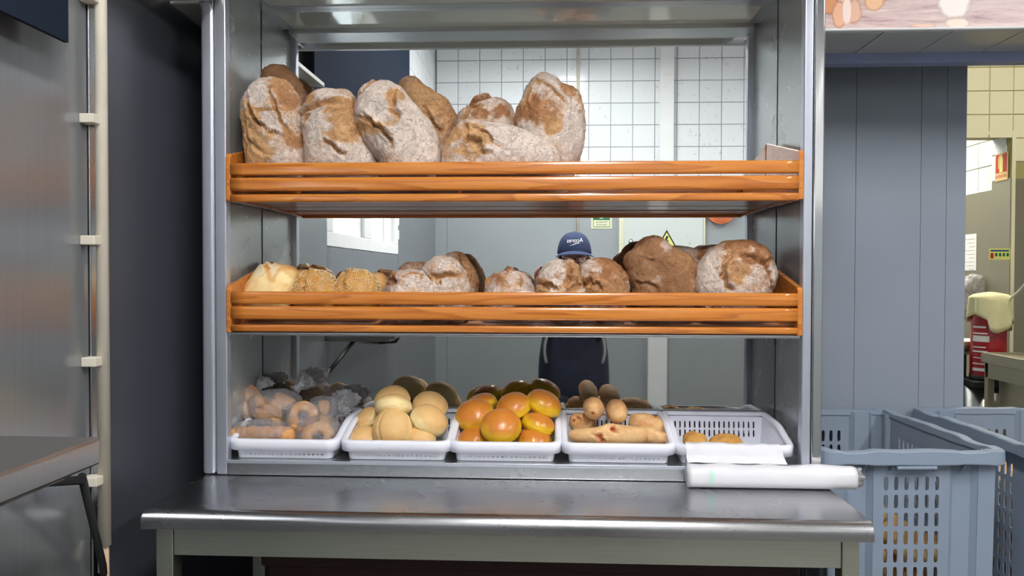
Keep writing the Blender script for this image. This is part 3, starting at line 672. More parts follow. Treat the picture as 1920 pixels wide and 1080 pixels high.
def loaf(label, group, outline, Y, lean, tf, tb, mat, level=6, creases=(), patches=(), flour=.75, brown=.35, seed=0, lump=.035, name='round_loaf', cat='bread', red=(), box=.82, parent=None, rough=None):
    rough = rough if rough is not None else (.026 if level > 5 else .010)
    """outline, creases, patches in photo pixels, projected on a leaning plane at depth Y; the loaf swells tf in front and tb behind."""
    ol = np.array(outline, float); cen = ol.mean(0)
    C = at(cen[0], cen[1], Y=Y); v_ = np.array([0, math.sin(lean), math.cos(lean)]); n_ = np.array([0, -math.cos(lean), math.sin(lean)]); o0 = np.array([0, -D, 0])
    def uv(pt):
        r = at(pt[0], pt[1], Y=0) - o0; t = ((C - o0) @ n_) / (r @ n_); q = o0 + t * r - C; return np.array([q[0], q @ v_])
    poly = np.array([uv(q) for q in ol]); shift = poly.mean(0)
    # radial outline
    N = 360; rad = np.zeros(N)
    P0 = poly - shift
    for k in range(N):
        a = k * 2 * math.pi / N; d = np.array([math.cos(a), math.sin(a)]); best = 0
        for i in range(len(P0)):
            p, q = P0[i], P0[(i + 1) % len(P0)]; e = q - p; den = d[0] * e[1] - d[1] * e[0]
            if abs(den) < 1e-12: continue
            t = (p[0] * e[1] - p[1] * e[0]) / den; s = (p[0] * d[1] - p[1] * d[0]) / den
            if -1e-9 <= s <= 1 + 1e-9 and t > best: best = t
        rad[k] = best
    ker = np.exp(-.5 * (np.arange(-12, 13) / 3.0) ** 2); ker /= ker.sum()
    rad = np.convolve(np.concatenate([rad[-12:], rad, rad[:12]]), ker, 'valid')
    S_, F = ico(level)
    th = np.arctan2(S_[:, 1], S_[:, 0]) % (2 * math.pi); r_t = np.interp(th, np.arange(N + 1) * 2 * math.pi / N, np.append(rad, rad[0]))
    rs = np.hypot(S_[:, 0], S_[:, 1]) ** box; rm = rad.mean()
    p2 = np.stack([np.cos(th) * r_t * rs, np.sin(th) * r_t * rs], 1)
    zz = np.where(S_[:, 2] > 0, S_[:, 2] * tf, S_[:, 2] * tb)
    nrm = np.stack([S_[:, 0] / rm, S_[:, 1] / rm, S_[:, 2] / ((tf + tb) / 2)], 1); nrm /= np.linalg.norm(nrm, axis=1)[:, None]
    Q = np.stack([p2[:, 0], p2[:, 1], zz], 1)
    disp = lump * rm * fbm(Q / rm * 1.8, seed, 2) + rough * rm * fbm(Q / rm * 5.5, seed + 9, 4)
    rid = 1 - np.abs(fbm(Q / rm * 5 + 3, seed + 21, 3)) * 3
    disp += .8 * rough * rm * np.clip(rid, 0, 1)
    fl = flour + .40 * fbm(Q / rm * 2.6, seed + 31, 4); br = brown + .55 * fbm(Q / rm * 1.7, seed + 41, 3); rd = np.zeros(len(Q))
    front = sstep(-.1, .15, S_[:, 2])
    for c in creases:
        pts, wd, dep = c[0], c[1] * .75 / 790., c[2] * 1.15 / 790.; pp = np.array([uv(q) for q in pts]) - shift
        wob = 1.3 * wd * fbm(Q / rm * 7, seed + 51, 3)
        d, sd, tt = seg_dist(p2 + wob[:, None], pp); env = np.sin(np.clip(tt * .94 + .03, 0, 1) * math.pi) ** .5
        disp += front * env * (-dep * np.exp(-(d / wd) ** 2) + .75 * dep * np.exp(-((d - 1.6 * wd) / wd) ** 2) * (sd > 0) + .25 * dep * np.exp(-((d - 1.6 * wd) / wd) ** 2) * (sd < 0))
        k = front * env * np.exp(-(d / (wd * .95)) ** 2); fl -= k * 1.0; br = br * (1 - k * .5) + (c[3] if len(c) > 3 else .25) * k * .9
    for px, py, r, fa, ba in patches:
        c = uv((px, py)) - shift; d = np.linalg.norm(p2 - c, axis=1) * 790 / r + .9 * fbm(Q / rm * 4, seed + 61, 4); k = sstep(1.2, .7, d) * front; fl += fa * k; br += ba * k
    for px, py, r in red:
        c = uv((px, py)) - shift; d = np.linalg.norm((p2 - c), axis=1) * 790 / r + .4 * fbm(Q / rm * 8, seed + 71, 2); k = sstep(.75, .4, d) * front; rd += k; fl -= k; disp -= k * .003
    Q = Q + nrm * disp[:, None]
    V = C + shift[0] * np.array([1, 0, 0]) + shift[1] * v_ + Q[:, :1] * np.array([[1, 0, 0]]) + Q[:, 1:2] * v_[None] + Q[:, 2:] * n_[None]
    A = np.stack([np.clip(fl, 0, 1), np.clip(br, 0, 1), np.clip(rd, 0, 1), np.ones(len(Q))], 1)
    o = mesh_obj(name, V, F, mat, A, parent)
    if parent is None: tag(o, label, cat, group)
    return o
def basis(ax):
    a = np.array(ax, float); a /= np.linalg.norm(a); h = np.array([0, 0, 1.]) if abs(a[2]) < .9 else np.array([1., 0, 0])
    u = np.cross(h, a); u /= np.linalg.norm(u); return u, np.cross(a, u), a
def bun(label, group, C, r, ax, mat, level=5, hup=.72, hdn=.42, seed=0, lump=.03, long=1.0, fold=.0, name='bun', cat='bread', parent=None, top=(.15, .6), flour=0., brown=(0., .95)):
    S_, F = ico(level); u, v, a = basis(ax); C = np.array(C, float)
    z = S_[:, 2]; x = S_[:, 0] * long; y = S_[:, 1]
    rs = np.hypot(S_[:, 0], S_[:, 1]) + 1e-9; k = rs ** .88 / rs
    Q = np.stack([x * r * k, y * r * k, np.where(z > 0, z * hup * r, z * hdn * r)], 1)
    d = lump * r * fbm(Q / r * 1.3, seed, 2) + .008 * r * fbm(Q / r * 7, seed + 5, 2)
    waist = np.exp(-((z + .12) / .16) ** 2); wr_ = fbm(np.stack([np.arctan2(y, x) * 2.2, z * 6, z * 0], 1), seed + 7, 3)
    d += waist * wr_ * .07 * r * (1 + fold)
    if fold: d -= .10 * r * fold * np.exp(-((Q[:, 0] / r + .50 - .35 * (Q[:, 1] / r) ** 2) / .045) ** 2) * (z > 0)
    Q = Q + S_ * d[:, None]
    b = brown[0] + (brown[1] - brown[0]) * sstep(top[0], top[1], z + .25 * fbm(Q / r * 1.5, seed + 11, 2))
    A = np.stack([np.full(len(Q), flour), np.clip(b, 0, 1), np.zeros(len(Q)), np.ones(len(Q))], 1)
    V = C + Q[:, :1] * u + Q[:, 1:2] * v + Q[:, 2:] * a
    o = mesh_obj(name, V, F, mat, A, parent)
    if parent is None: tag(o, label, cat, group)
    return o

def Z1(u, v): return (380 + u / 2.571, v / 2.571)
def Z2(u, v): return (740 + u / 3, 60 + v / 3)
def Z4(u, v): return (410 + u / 3.918, 380 + v / 3.918)
def Z5(u, v): return (860 + u / 4, 380 + v / 4)
def Z6(u, v): return (1140 + u / 4, 380 + v / 4)
def mp_(f, *pts): return [f(*p) for p in pts]

G1 = 'floury country loaves on the upper shelf'
PI_ = 3.9
def cr(f, pts, w, d, b=.25): return (mp_(f, *pts), w, d, b)
loaf('tall floury loaf at the left end of the upper shelf, golden on its left side', G1,
     mp_(Z1, (290, 385), (250, 405), (218, 450), (190, 490), (185, 560), (198, 640), (212, 740), (225, 860), (300, 905), (420, 905), (488, 860), (490, 780), (486, 650), (482, 540), (455, 450), (410, 395), (350, 380)),
     -.185, .10, .055, .035, M['loaf'], 6, [cr(Z1, [(235, 480), (262, 560), (300, 620), (350, 670), (410, 680)], 5, 9), cr(Z1, [(330, 420), (370, 500), (400, 580), (450, 700)], 4, 6), cr(Z1, [(230, 620), (260, 700), (330, 770)], 5, 5, .3), cr(Z1, [(270, 570), (350, 560), (440, 560)], 3, 3)],
     [(*Z1(225, 610), 28, -.8, -.25), (*Z1(290, 730), 34, -.75, -.25), (*Z1(400, 430), 20, -.7, .15), (*Z1(440, 500), 20, -.6, .15), (*Z1(300, 480), 24, .3, 0), (*Z1(460, 680), 16, -.4, .2), (*Z1(370, 640), 24, .3, 0)], .72, .30, 1)
loaf('brown bare loaf peeping over the tall loaf at the left end of the upper shelf', G1,
     mp_(Z1, (340, 308), (300, 330), (283, 370), (280, 450), (290, 600), (350, 760), (470, 760), (505, 600), (512, 480), (480, 410), (440, 350), (395, 315)), -.075, .05, .04, .035, M['dloaf'], 6, [], [], .22, .75, 2)
loaf('floury loaf with folded crust, second from the left on the upper shelf', G1,
     mp_(Z1, (620, 428), (560, 435), (515, 465), (490, 520), (476, 600), (490, 680), (488, 770), (500, 870), (600, 905), (750, 905), (850, 860), (845, 770), (800, 700), (770, 620), (742, 540), (738, 470), (700, 435)),
     -.180, .10, .055, .035, M['loaf'], 6, [cr(Z1, [(480, 590), (530, 555), (600, 530), (690, 525)], 6, 9), cr(Z1, [(610, 700), (660, 730), (710, 775)], 5, 8), cr(Z1, [(500, 640), (520, 600), (560, 570)], 4, 4)],
     [(*Z1(525, 485), 16, -.7, .1), (*Z1(700, 600), 34, -.75, .0), (*Z1(720, 660), 24, -.5, -.1), (*Z1(610, 460), 22, .3, 0), (*Z1(570, 640), 30, .35, 0)], .74, .30, 3)
loaf('big floury loaf with a long golden split, third from the left on the upper shelf', G1,
     mp_(Z1, (900, 393), (830, 395), (775, 415), (750, 470), (728, 540), (738, 610), (765, 670), (805, 720), (860, 790), (900, 880), (960, 945), (1060, 930), (1125, 860), (1148, 775), (1140, 680), (1110, 600), (1060, 540), (1000, 475), (960, 425)),
     -.190, .12, .060, .035, M['loaf'], 6, [cr(Z1, [(940, 450), (930, 500), (940, 560), (970, 600), (930, 640), (910, 640)], 8, 9, .3), cr(Z1, [(800, 580), (850, 630), (890, 660), (930, 700), (930, 760)], 5, 9), cr(Z1, [(760, 580), (830, 620), (900, 650)], 4, 4), cr(Z1, [(740, 490), (800, 450), (850, 400)], 4, 3)],
     [(*Z1(935, 500), 17, -.8, -.1), (*Z1(765, 640), 18, -.6, 0), (*Z1(850, 660), 16, -.5, -.2), (*Z1(1040, 640), 46, .3, 0), (*Z1(850, 500), 34, .25, 0)], .80, .28, 4)
loaf('golden brown loaf with little flour behind the big split loaf, upper shelf', G1,
     mp_(Z1, (980, 372), (945, 395), (940, 430), (960, 560), (1000, 720), (1060, 800), (1150, 790), (1190, 690), (1224, 600), (1220, 540), (1180, 480), (1120, 440), (1060, 405), (1030, 374)),
     -.080, .05, .045, .035, M['loaf'], 6, [cr(Z1, [(1080, 540), (1130, 620), (1160, 650)], 4, 6, .6)], [(*Z1(1090, 500), 40, -.3, .1)], .36, .32, 5)
loaf('small dusty loaf behind the long low loaf on the upper shelf', G1,
     mp_(Z2, (560, 365), (480, 362), (445, 382), (425, 425), (380, 437), (348, 480), (335, 540), (360, 680), (500, 740), (640, 700), (685, 560), (682, 470), (660, 425), (620, 388)),
     -.085, .05, .045, .035, M['loaf'], 6, [cr(Z2, [(440, 430), (490, 400), (560, 370)], 5, 9, .5), cr(Z2, [(400, 520), (430, 450), (500, 440)], 4, 4)], [(*Z2(480, 480), 14, -.5, .4), (*Z2(600, 470), 16, -.4, .4), (*Z2(450, 400), 12, -.4, .5)], .58, .5, 6)
loaf('long low floury loaf lying across the middle of the upper shelf', G1,
     mp_(Z2, (430, 498), (390, 503), (345, 532), (308, 590), (275, 650), (262, 720), (275, 800), (400, 850), (650, 860), (850, 840), (925, 790), (938, 700), (900, 645), (820, 595), (700, 540), (600, 515), (500, 513), (465, 500)),
     -.195, .10, .055, .035, M['loaf'], 6, [cr(Z2, [(400, 660), (430, 640), (480, 660), (510, 700), (540, 715)], 7, 9, .35), cr(Z2, [(395, 540), (415, 590), (410, 640)], 5, 6), cr(Z2, [(440, 560), (520, 600), (620, 700)], 4, 4)],
     [(*Z2(330, 610), 20, -.75, -.2), (*Z2(450, 650), 26, -.7, -.2), (*Z2(440, 580), 16, -.6, 0), (*Z2(300, 690), 20, -.4, -.2), (*Z2(700, 620), 50, .3, 0)], .78, .25, 7)
loaf('tallest loaf standing upright at the right end of the upper shelf bread', G1,
     mp_(Z2, (840, 225), (800, 240), (765, 275), (735, 325), (722, 380), (690, 430), (673, 520), (690, 640), (740, 780), (860, 850), (980, 840), (1035, 720), (1058, 680), (1072, 600), (1072, 500), (1064, 420), (1042, 350), (1000, 312), (945, 290), (900, 250)),
     -.120, .10, .055, .035, M['loaf'], 6, [cr(Z2, [(790, 290), (860, 330), (920, 390), (970, 450)], 4, 4), cr(Z2, [(760, 340), (740, 420), (760, 480)], 4, 3), cr(Z2, [(1040, 350), (1050, 400), (1060, 440)], 4, 5, .6)],
     [(*Z2(740, 470), 24, -.6, .2), (*Z2(840, 480), 30, -.4, .45), (*Z2(900, 560), 20, -.7, -.1), (*Z2(970, 340), 18, -.6, .5), (*Z2(1000, 600), 34, .25, 0)], .68, .40, 8)

G2 = 'loaves and rolls on the lower shelf'
loaf('pale square milk loaf at the left end of the lower shelf', G2,
     mp_(Z4, (350, 487), (300, 500), (250, 570), (192, 650), (170, 760), (300, 800), (480, 800), (535, 700), (560, 640), (620, 548), (575, 500), (480, 493), (410, 492)),
     -.150, .75, .045, .045, M['roll_b'], 5, [cr(Z4, [(340, 490), (390, 560), (400, 590)], 4, 7, .2), cr(Z4, [(480, 500), (430, 510), (380, 560)], 4, 5, .1)], [(*Z4(360, 560), 26, .6, 0), (*Z4(300, 540), 18, .5, 0), (*Z4(480, 530), 44, 0, .9), (*Z4(320, 520), 30, 0, .6), (*Z4(520, 610), 18, 0, -.5)], .12, .30, 11, .02, 'milk_loaf')
def seeded(label, outline, seed, Y=-.16):
    t = thing('sesame_roll', at(outline[0][0], outline[0][1] + 40, Y=Y), label, 'bread', 'sesame rolls on the lower shelf')
    o = loaf('', None, outline, Y, .6, .048, .04, M['sesame_b'], 5, [cr(lambda a, b: (a, b), [(outline[0][0] - 9, outline[0][1] + 2), (outline[0][0] - 14, outline[0][1] + 30), (outline[0][0] - 16, outline[0][1] + 50)], 6, 6, .0)], [(outline[0][0] + 10, outline[0][1] + 20, 32, 0, .35)], .0, .72, seed, .02, 'roll', parent=t)
    me = o.data; rs = random.Random(seed); mb = MB(); k = 0
    vs = [v for v in me.vertices if v.normal.y < .25 and v.normal.z > -.25]
    base = ORI[t.name]; topz = max(v.co.z for v in me.vertices)
    for v in rs.sample(vs, min(520, len(vs))):
        if v.co.z < topz - .075 and rs.random() < .6: continue
        n = v.normal; a = n.cross(Vector((rs.uniform(-1, 1), rs.uniform(-1, 1), rs.uniform(-1, 1)))).normalized(); b = n.cross(a); c = Vector(base) + v.co + n * .0006
        l, w, h_ = .0024, .0014, .0010
        mb.add([c + a * l, c + b * w, c - a * l, c - b * w, c + n * h_, c - n * h_], [(0, 1, 4), (1, 2, 4), (2, 3, 4), (3, 0, 4), (1, 0, 5), (2, 1, 5), (3, 2, 5), (0, 3, 5)])
    tag(obj('sesame_seeds', mb, M['seed'], t, smooth=True), kind='stuff'); return t
seeded('sesame roll next to the pale milk loaf on the lower shelf', mp_(Z4, (720, 521), (640, 535), (590, 590), (545, 650), (540, 740), (640, 790), (800, 790), (880, 720), (892, 640), (870, 570), (810, 530)), 12)
seeded('sesame roll nearer the small floury loaf on the lower shelf', mp_(Z4, (1000, 514), (930, 535), (880, 590), (848, 650), (850, 740), (950, 790), (1100, 790), (1180, 720), (1195, 640), (1170, 570), (1110, 525)), 13)
loaf('plain brown roll half hidden behind the second sesame roll', G2,
     mp_(Z4, (1180, 518), (1120, 530), (1100, 600), (1120, 720), (1220, 730), (1262, 640), (1245, 555), (1215, 525)), -.09, .3, .04, .035, M['roll_b'], 5, [], [], 0, .95, 14, .02, 'roll')
loaf('brown roll behind the gap between the milk loaf and the sesame rolls', G2,
     mp_(Z4, (560, 496), (500, 510), (480, 600), (560, 680), (680, 680), (740, 600), (725, 520), (650, 498)), -.075, .3, .03, .03, M['roll_b'], 5, [], [], 0, .9, 15, .02, 'roll')
loaf('small wrinkled floury loaf lying in front of the big cracked loaf on the lower shelf', G2,
     mp_(Z4, (1400, 500), (1330, 508), (1275, 545), (1240, 590), (1222, 660), (1190, 780), (1230, 860), (1340, 893), (1460, 880), (1560, 830), (1640, 730), (1640, 650), (1610, 580), (1560, 545), (1500, 508)),
     -.195, .35, .05, .035, M['loaf'], 6, [cr(Z4, [(1520, 520), (1560, 560), (1580, 600)], 4, 7, .25), cr(Z4, [(1270, 590), (1310, 600), (1330, 640)], 5, 8, .6), cr(Z4, [(1360, 600), (1430, 560), (1510, 570), (1500, 620)], 3, 3)], [(*Z4(1550, 545), 8, -.7, 0), (*Z4(1300, 560), 8, -.6, -.1), (*Z4(1290, 620), 10, -.5, .5)], .74, .45, 16)
loaf('dusty brown loaf behind the small wrinkled loaf on the lower shelf', G2,
     mp_(Z4, (1450, 432), (1380, 440), (1330, 480), (1315, 560), (1380, 700), (1520, 700), (1580, 560), (1560, 470), (1520, 436)), -.09, .05, .04, .035, M['loaf'], 6, [], [], .42, .6, 17)
loaf('big floury loaf with a crack across it, left centre of the lower shelf', G2,
     mp_(Z4, (1640, 385), (1580, 400), (1530, 440), (1496, 490), (1510, 600), (1560, 720), (1580, 840), (1640, 890), (1720, 880), (1800, 880), (1848, 760), (1850, 640), (1840, 580), (1810, 500), (1760, 430), (1700, 390)),
     -.165, .10, .05, .04, M['loaf'], 6, [cr(Z4, [(1570, 520), (1620, 570), (1680, 545), (1740, 555), (1790, 540)], 5, 8, .2), cr(Z4, [(1650, 580), (1650, 620)], 3, 4)], [(*Z4(1680, 620), 20, .2, 0), (*Z4(1590, 600), 14, -.4, -.1)], .70, .32, 18)
loaf('bare brown flank loaf leaning behind the cracked loaf on the lower shelf', G2,
     mp_(Z4, (1750, 362), (1690, 368), (1655, 395), (1680, 500), (1740, 700), (1780, 850), (1860, 850), (1900, 700), (1912, 580), (1880, 480), (1830, 410), (1790, 370)), -.105, .08, .045, .035, M['loaf'], 6, [cr(Z4, [(1760, 380), (1800, 480), (1850, 600)], 4, 4, .5)], [(*Z4(1690, 390), 12, .4, 0), (*Z4(1830, 500), 30, -.2, .1)], .25, .50, 19)
loaf('low dusty loaf alone in the middle of the lower shelf', G2,
     mp_(Z5, (365, 497), (335, 520), (260, 545), (210, 600), (195, 670), (190, 800), (300, 880), (450, 885), (570, 850), (590, 740), (572, 650), (540, 580), (490, 532), (415, 518), (390, 500)),
     -.150, .3, .05, .04, M['loaf'], 6, [cr(Z5, [(225, 640), (240, 590), (270, 560)], 4, 5, .4), cr(Z5, [(340, 525), (400, 520), (420, 525)], 4, 5, .7), cr(Z5, [(470, 590), (475, 640), (470, 670)], 3, 3, .5)], [(*Z5(365, 510), 9, -.5, .8), (*Z5(360, 610), 24, -.2, .2)], .62, .5, 20)
loaf('round floury loaf with a bare right side, below the reflected cap', G2,
     mp_(Z5, (740, 430), (680, 445), (620, 500), (592, 590), (575, 680), (600, 780), (680, 880), (800, 925), (900, 900), (960, 820), (960, 700), (925, 580), (905, 480), (850, 440)),
     -.185, .15, .055, .04, M['loaf'], 6, [cr(Z5, [(790, 450), (830, 520), (830, 600), (780, 650)], 6, 8, .3), cr(Z5, [(600, 610), (660, 640), (740, 670)], 6, 7, .2), cr(Z5, [(860, 600), (920, 660)], 4, 4, .5)],
     [(*Z5(870, 540), 18, -.7, .1), (*Z5(860, 620), 18, -.6, .1), (*Z5(640, 650), 18, -.55, -.1), (*Z5(700, 540), 28, .3, 0), (*Z5(740, 575), 7, -.5, .3)], .72, .42, 21)
loaf('round golden brown loaf just right of the reflected cap, beside the dark loaf', G2,
     mp_(Z5, (1060, 415), (965, 432), (912, 475), (900, 560), (930, 680), (960, 800), (1050, 905), (1150, 905), (1250, 800), (1280, 680), (1265, 570), (1222, 485), (1150, 430)),
     -.170, .15, .055, .04, M['loaf'], 6, [cr(Z5, [(930, 620), (980, 610), (1050, 650), (1060, 670)], 6, 6, .1), cr(Z5, [(1190, 500), (1240, 600), (1250, 670)], 4, 4, .3)],
     [(*Z5(1150, 600), 38, -.6, .2), (*Z5(1110, 480), 22, -.6, .3), (*Z5(1000, 640), 18, -.6, -.3), (*Z5(990, 540), 20, .1, -.1), (*Z5(1250, 620), 12, .5, 0)], .60, .42, 22)
loaf('dark bare loaf with hardly any flour, right part of the lower shelf', G2,
     mp_(Z6, (330, 250), (260, 268), (205, 320), (180, 350), (122, 390), (118, 450), (140, 560), (180, 640), (200, 760), (320, 860), (560, 860), (650, 780), (662, 670), (650, 560), (660, 480), (640, 420), (560, 370), (480, 330), (440, 290), (400, 258)),
     -.165, .12, .060, .035, M['dloaf'], 6, [cr(Z6, [(200, 600), (330, 640), (350, 680)], 4, 4, .7), cr(Z6, [(220, 420), (300, 460), (330, 450)], 3, 3, .9)], [(*Z6(440, 320), 14, .6, -.1), (*Z6(340, 590), 10, .3, 0)], .14, .62, 23)
loaf('grey floury loaf wedged behind the dark loaf and the last round loaf', G2,
     mp_(Z6, (500, 322), (420, 330), (430, 460), (520, 640), (640, 660), (740, 560), (800, 400), (800, 320), (720, 345), (640, 340), (570, 328)), -.080, .05, .045, .035, M['loaf'], 6, [], [(*Z6(690, 400), 16, -.5, .4)], .70, .55, 24)
loaf('large round floury loaf with a golden split at the right end of the lower shelf', G2,
     mp_(Z6, (980, 282), (860, 300), (770, 350), (705, 420), (662, 500), (648, 600), (655, 700), (720, 810), (860, 880), (1060, 880), (1180, 790), (1210, 680), (1250, 620), (1272, 550), (1250, 480), (1222, 395), (1165, 330), (1080, 290)),
     -.160, .12, .060, .04, M['loaf'], 6, [cr(Z6, [(900, 400), (850, 450), (825, 530), (850, 640), (880, 680)], 7, 9, .15), cr(Z6, [(930, 400), (1030, 440), (1130, 480), (1190, 440)], 5, 6, .4), cr(Z6, [(1130, 480), (1180, 560), (1200, 650)], 5, 6, .4)],
     [(*Z6(1000, 330), 32, -.55, .5), (*Z6(1120, 370), 26, -.5, .4), (*Z6(890, 430), 13, -.7, -.1), (*Z6(910, 540), 26, -.45, .0), (*Z6(740, 560), 30, .4, 0), (*Z6(1210, 540), 16, .4, 0), (*Z6(1080, 560), 30, -.15, .3)], .68, .40, 25)
mb = MB(); c = at(985, 548, Y=-.215)
mb.lathe((c[0], c[1], c[2] - .01), [(.001, 0), (.026, .002), (.028, .007), (.02, .011), (.001, .012)], 24)
tag(obj('paper_disc', mb, M['paper'], smooth=True), 'small white disc at the front of the lower shelf before the low dusty loaf', 'paper')

# ------------------------------------------------------------------ white plastic trays
ZR0, ZR1 = -.345, -.378    # rim height at the back and at the front
def rim_path(x0, x1, y0, y1, r, rb=.012):   # closed plan path counter-clockwise starting front-left
    pts = []
    for (cx, cy, a0, rr) in ((x0 + r, y0 + r, math.pi, r), (x1 - r, y0 + r, 1.5 * math.pi, r), (x1 - rb, y1 - rb, 0, rb), (x0 + rb, y1 - rb, .5 * math.pi, rb)):
        for k in range(9):
            a = a0 + k * math.pi / 16; pts.append((cx + rr * math.cos(a), cy + rr * math.sin(a)))
    return pts
def densify(pts, n=10):
    out = []
    for i in range(len(pts)):
        a = np.array(pts[i]); b = np.array(pts[(i + 1) % len(pts)]); L = np.linalg.norm(b - a); m = max(1, int(L / .012))
        for k in range(m): out.append(tuple(a + (b - a) * k / m))
    return out
def tray(cx, label, w=.254, y0=-.250, y1=-.006):
    x0, x1 = cx - w / 2, cx + w / 2
    t = thing('bread_tray', (cx, (y0 + y1) / 2, ZD), label, 'tray', 'white plastic trays on the deck of the case')
    def zr(y):
        s = (y - y0) / (y1 - y0); return ZR1 + (ZR0 - ZR1) * (.25 * s + .75 * float(sstep(.0, .55, np.array([s]))[0])) if s < 1 else ZR0
    pts = densify(rim_path(x0, x1, y0, y1, .030)); n = len(pts)
    ins = .013
    def offs(p, o):   # move inwards by o, along the plan normal
        return p
    nr = []
    for i in range(n):
        a = np.array(pts[i - 1]); b = np.array(pts[(i + 1) % n]); d = b - a; d /= np.linalg.norm(d); nr.append(np.array([d[1], -d[0]]))
    def P(i, o, z): q = np.array(pts[i]) + nr[i] * o; return (q[0], q[1], z)
    prof = [(-.014, -.004), (-.012, .0005), (-.004, .001), (0, -.0015), (.0015, -.006), (.0005, -.024), (-.001, -.024), (-.001, -.007), (-.004, -.003), (-.012, -.003), (-.014, -.010)]
    mb = MB(); n2 = len(prof); rings = [[P(i, o, zr(pts[i][1]) + z) for o, z in prof] for i in range(n)] ; rings.append(rings[0])
    mb.loft(rings, True, False); obj('rim', mb, M['white'], t, smooth=True)
    # walls: perforated strips from the inner edge of the rim down to the base
    zb = ZD + .001; bt = .022
    lens = np.cumsum([0] + [np.linalg.norm(np.array(pts[(i + 1) % n]) - np.array(pts[i])) for i in range(n)])
    def PW(s, v_):
        i = int(np.searchsorted(lens, s, 'right') - 1); i = min(max(i, 0), n - 1); f = (s - lens[i]) / (lens[i + 1] - lens[i]); j = (i + 1) % n
        a = np.array(pts[i]) * (1 - f) + np.array(pts[j]) * f; nn = nr[i] * (1 - f) + nr[j] * f; yy = a[1]
        zt_ = zr(yy) - .006; q = a - nn * (.012 + .006 * (1 - v_)); return (q[0], q[1], zb + (zt_ - zb) * v_)
    cr_ = [i for i in range(n)]
    def s_of(cond):
        ss = [lens[i] for i in range(n) if cond(pts[i])]; return min(ss), max(ss)
    fa, fb = s_of(lambda p: p[1] < y0 + .001 and x0 + .03 <= p[0] <= x1 - .03)
    ra, rb = s_of(lambda p: p[0] > x1 - .001 and y0 + .03 <= p[1] <= y1 - .02)
    ba, bb = s_of(lambda p: p[1] > y1 - .001 and x0 + .02 <= p[0] <= x1 - .02)
    la, lb = s_of(lambda p: p[0] < x0 + .001 and y0 + .033 <= p[1] <= y1 - .02)
    mb = MB(); e = .004
    segs = [(fa + e, fb - e, .18, .30, 18, 1, .40, .8), (ra + e, rb - e, .25, .85, 34, 1, .42, .94), (ba + e, bb - e, .22, .80, 17, 2, .34, .82), (la + e, lb - e, .25, .85, 34, 1, .42, .94)]
    cur = 0
    for a, b, t0, t1, ns, nt_, sw, sh in segs:
        if a > cur: mb.solidg(PW, cur, a, 0, 1, max(2, int((a - cur) / .004)), 2)
        mb.perf(PW, a, b, t0, t1, ns, nt_, sw, sh); mb.solidg(PW, a, b, 0, t0, 12, 1); mb.solidg(PW, a, b, t1, 1, 12, 1); cur = b
    mb.solidg(PW, cur, lens[-1] - 1e-6, 0, 1, max(2, int((lens[-1] - cur) / .004)), 2)
    obj('tray_wall', mb, M['white'], t, solid=.0016, so=0, fixn=False)
    mb = MB(); q = [PW(lens[i], 0) for i in range(n)]; mb.add(q + [(p[0], p[1], p[2] + .002) for p in q], [tuple(range(n))[::-1], tuple(range(n, 2 * n))] + [(i, (i + 1) % n, n + (i + 1) % n, n + i) for i in range(n)])
    obj('tray_base', mb, M['white'], t)
    return t
TX = [at((422 + 634) / 2, 838, Y=-.25)[0], at(740, 838, Y=-.25)[0], at(945.5, 838, Y=-.25)[0], at(1161, 840, Y=-.25)[0], at(1380, 842, Y=-.25)[0]]
tray(TX[0], 'white tray at the left end, filled with bagged ring rolls')
tray(TX[1], 'white tray heaped with pale round buns')
tray(TX[2], 'white tray in the middle, heaped with glossy yellow buns')
tray(TX[3], 'white tray holding long filled baguette rolls')
tray(TX[4], 'nearly empty white tray at the right end with two flat pastries', .262)

# ------------------------------------------------------------------ buns in the trays
def ZA(u, v): return (410 + u / 3.857, 620 + v / 3.857)
def ZB(u, v): return (820 + u / 3.857, 620 + v / 3.857)
def ZE(u, v): return (1040 + u / 3.375, 620 + v / 3.375)
GB = 'pale round buns in the second tray'
for (u, v, R_, Y, ax, fo, lab, sd) in (
    (1255, 505, 132, -.105, (-.1, -.5, 1), 0, 'pale bun at the back left of the top of the heap', 31),
    (1265, 560, 138, -.135, (0, .5, 1), 0, 'pale bun with dark specks showing its wrinkled side, on top at left', 32),
    (1255, 708, 150, -.180, (-.1, -.85, .45), .45, 'large smooth bun at the front centre with a curved seam', 33),
    (1075, 640, 100, -.105, (-.6, -.4, .7), .5, 'bun at the left edge of the heap, middle height', 34),
    (1045, 780, 112, -.165, (-.3, -.4, 1), 0, 'bun low in the front left corner of the heap', 35),
    (1530, 548, 132, -.095, (.3, -.4, 1), 0, 'shiny bun at the back right of the heap', 36),
    (1520, 655, 142, -.150, (.55, -.35, .9), 0, 'bun leaning down to the right with its rough underside showing', 37),
    (1465, 775, 110, -.175, (.2, -.4, 1), 0, 'bun low in the front right corner of the heap', 38),
    (1290, 690, 120, -.085, (0, 0, 1), 0, 'bun buried at the back of the heap', 39)):
    px, py = ZA(u, v); C = at(px, py, Y=Y); r = R_ / 3.857 / (FOC / (Y + D))
    bun('pale round bun: ' + lab[lab.find('bun') + 4:] if 0 else lab, GB, C, r, ax, M['roll_b'], 5, .72, .5, sd, .03, 1, fo, brown=(.05, .75))
GY = 'glossy yellow buns in the middle tray'
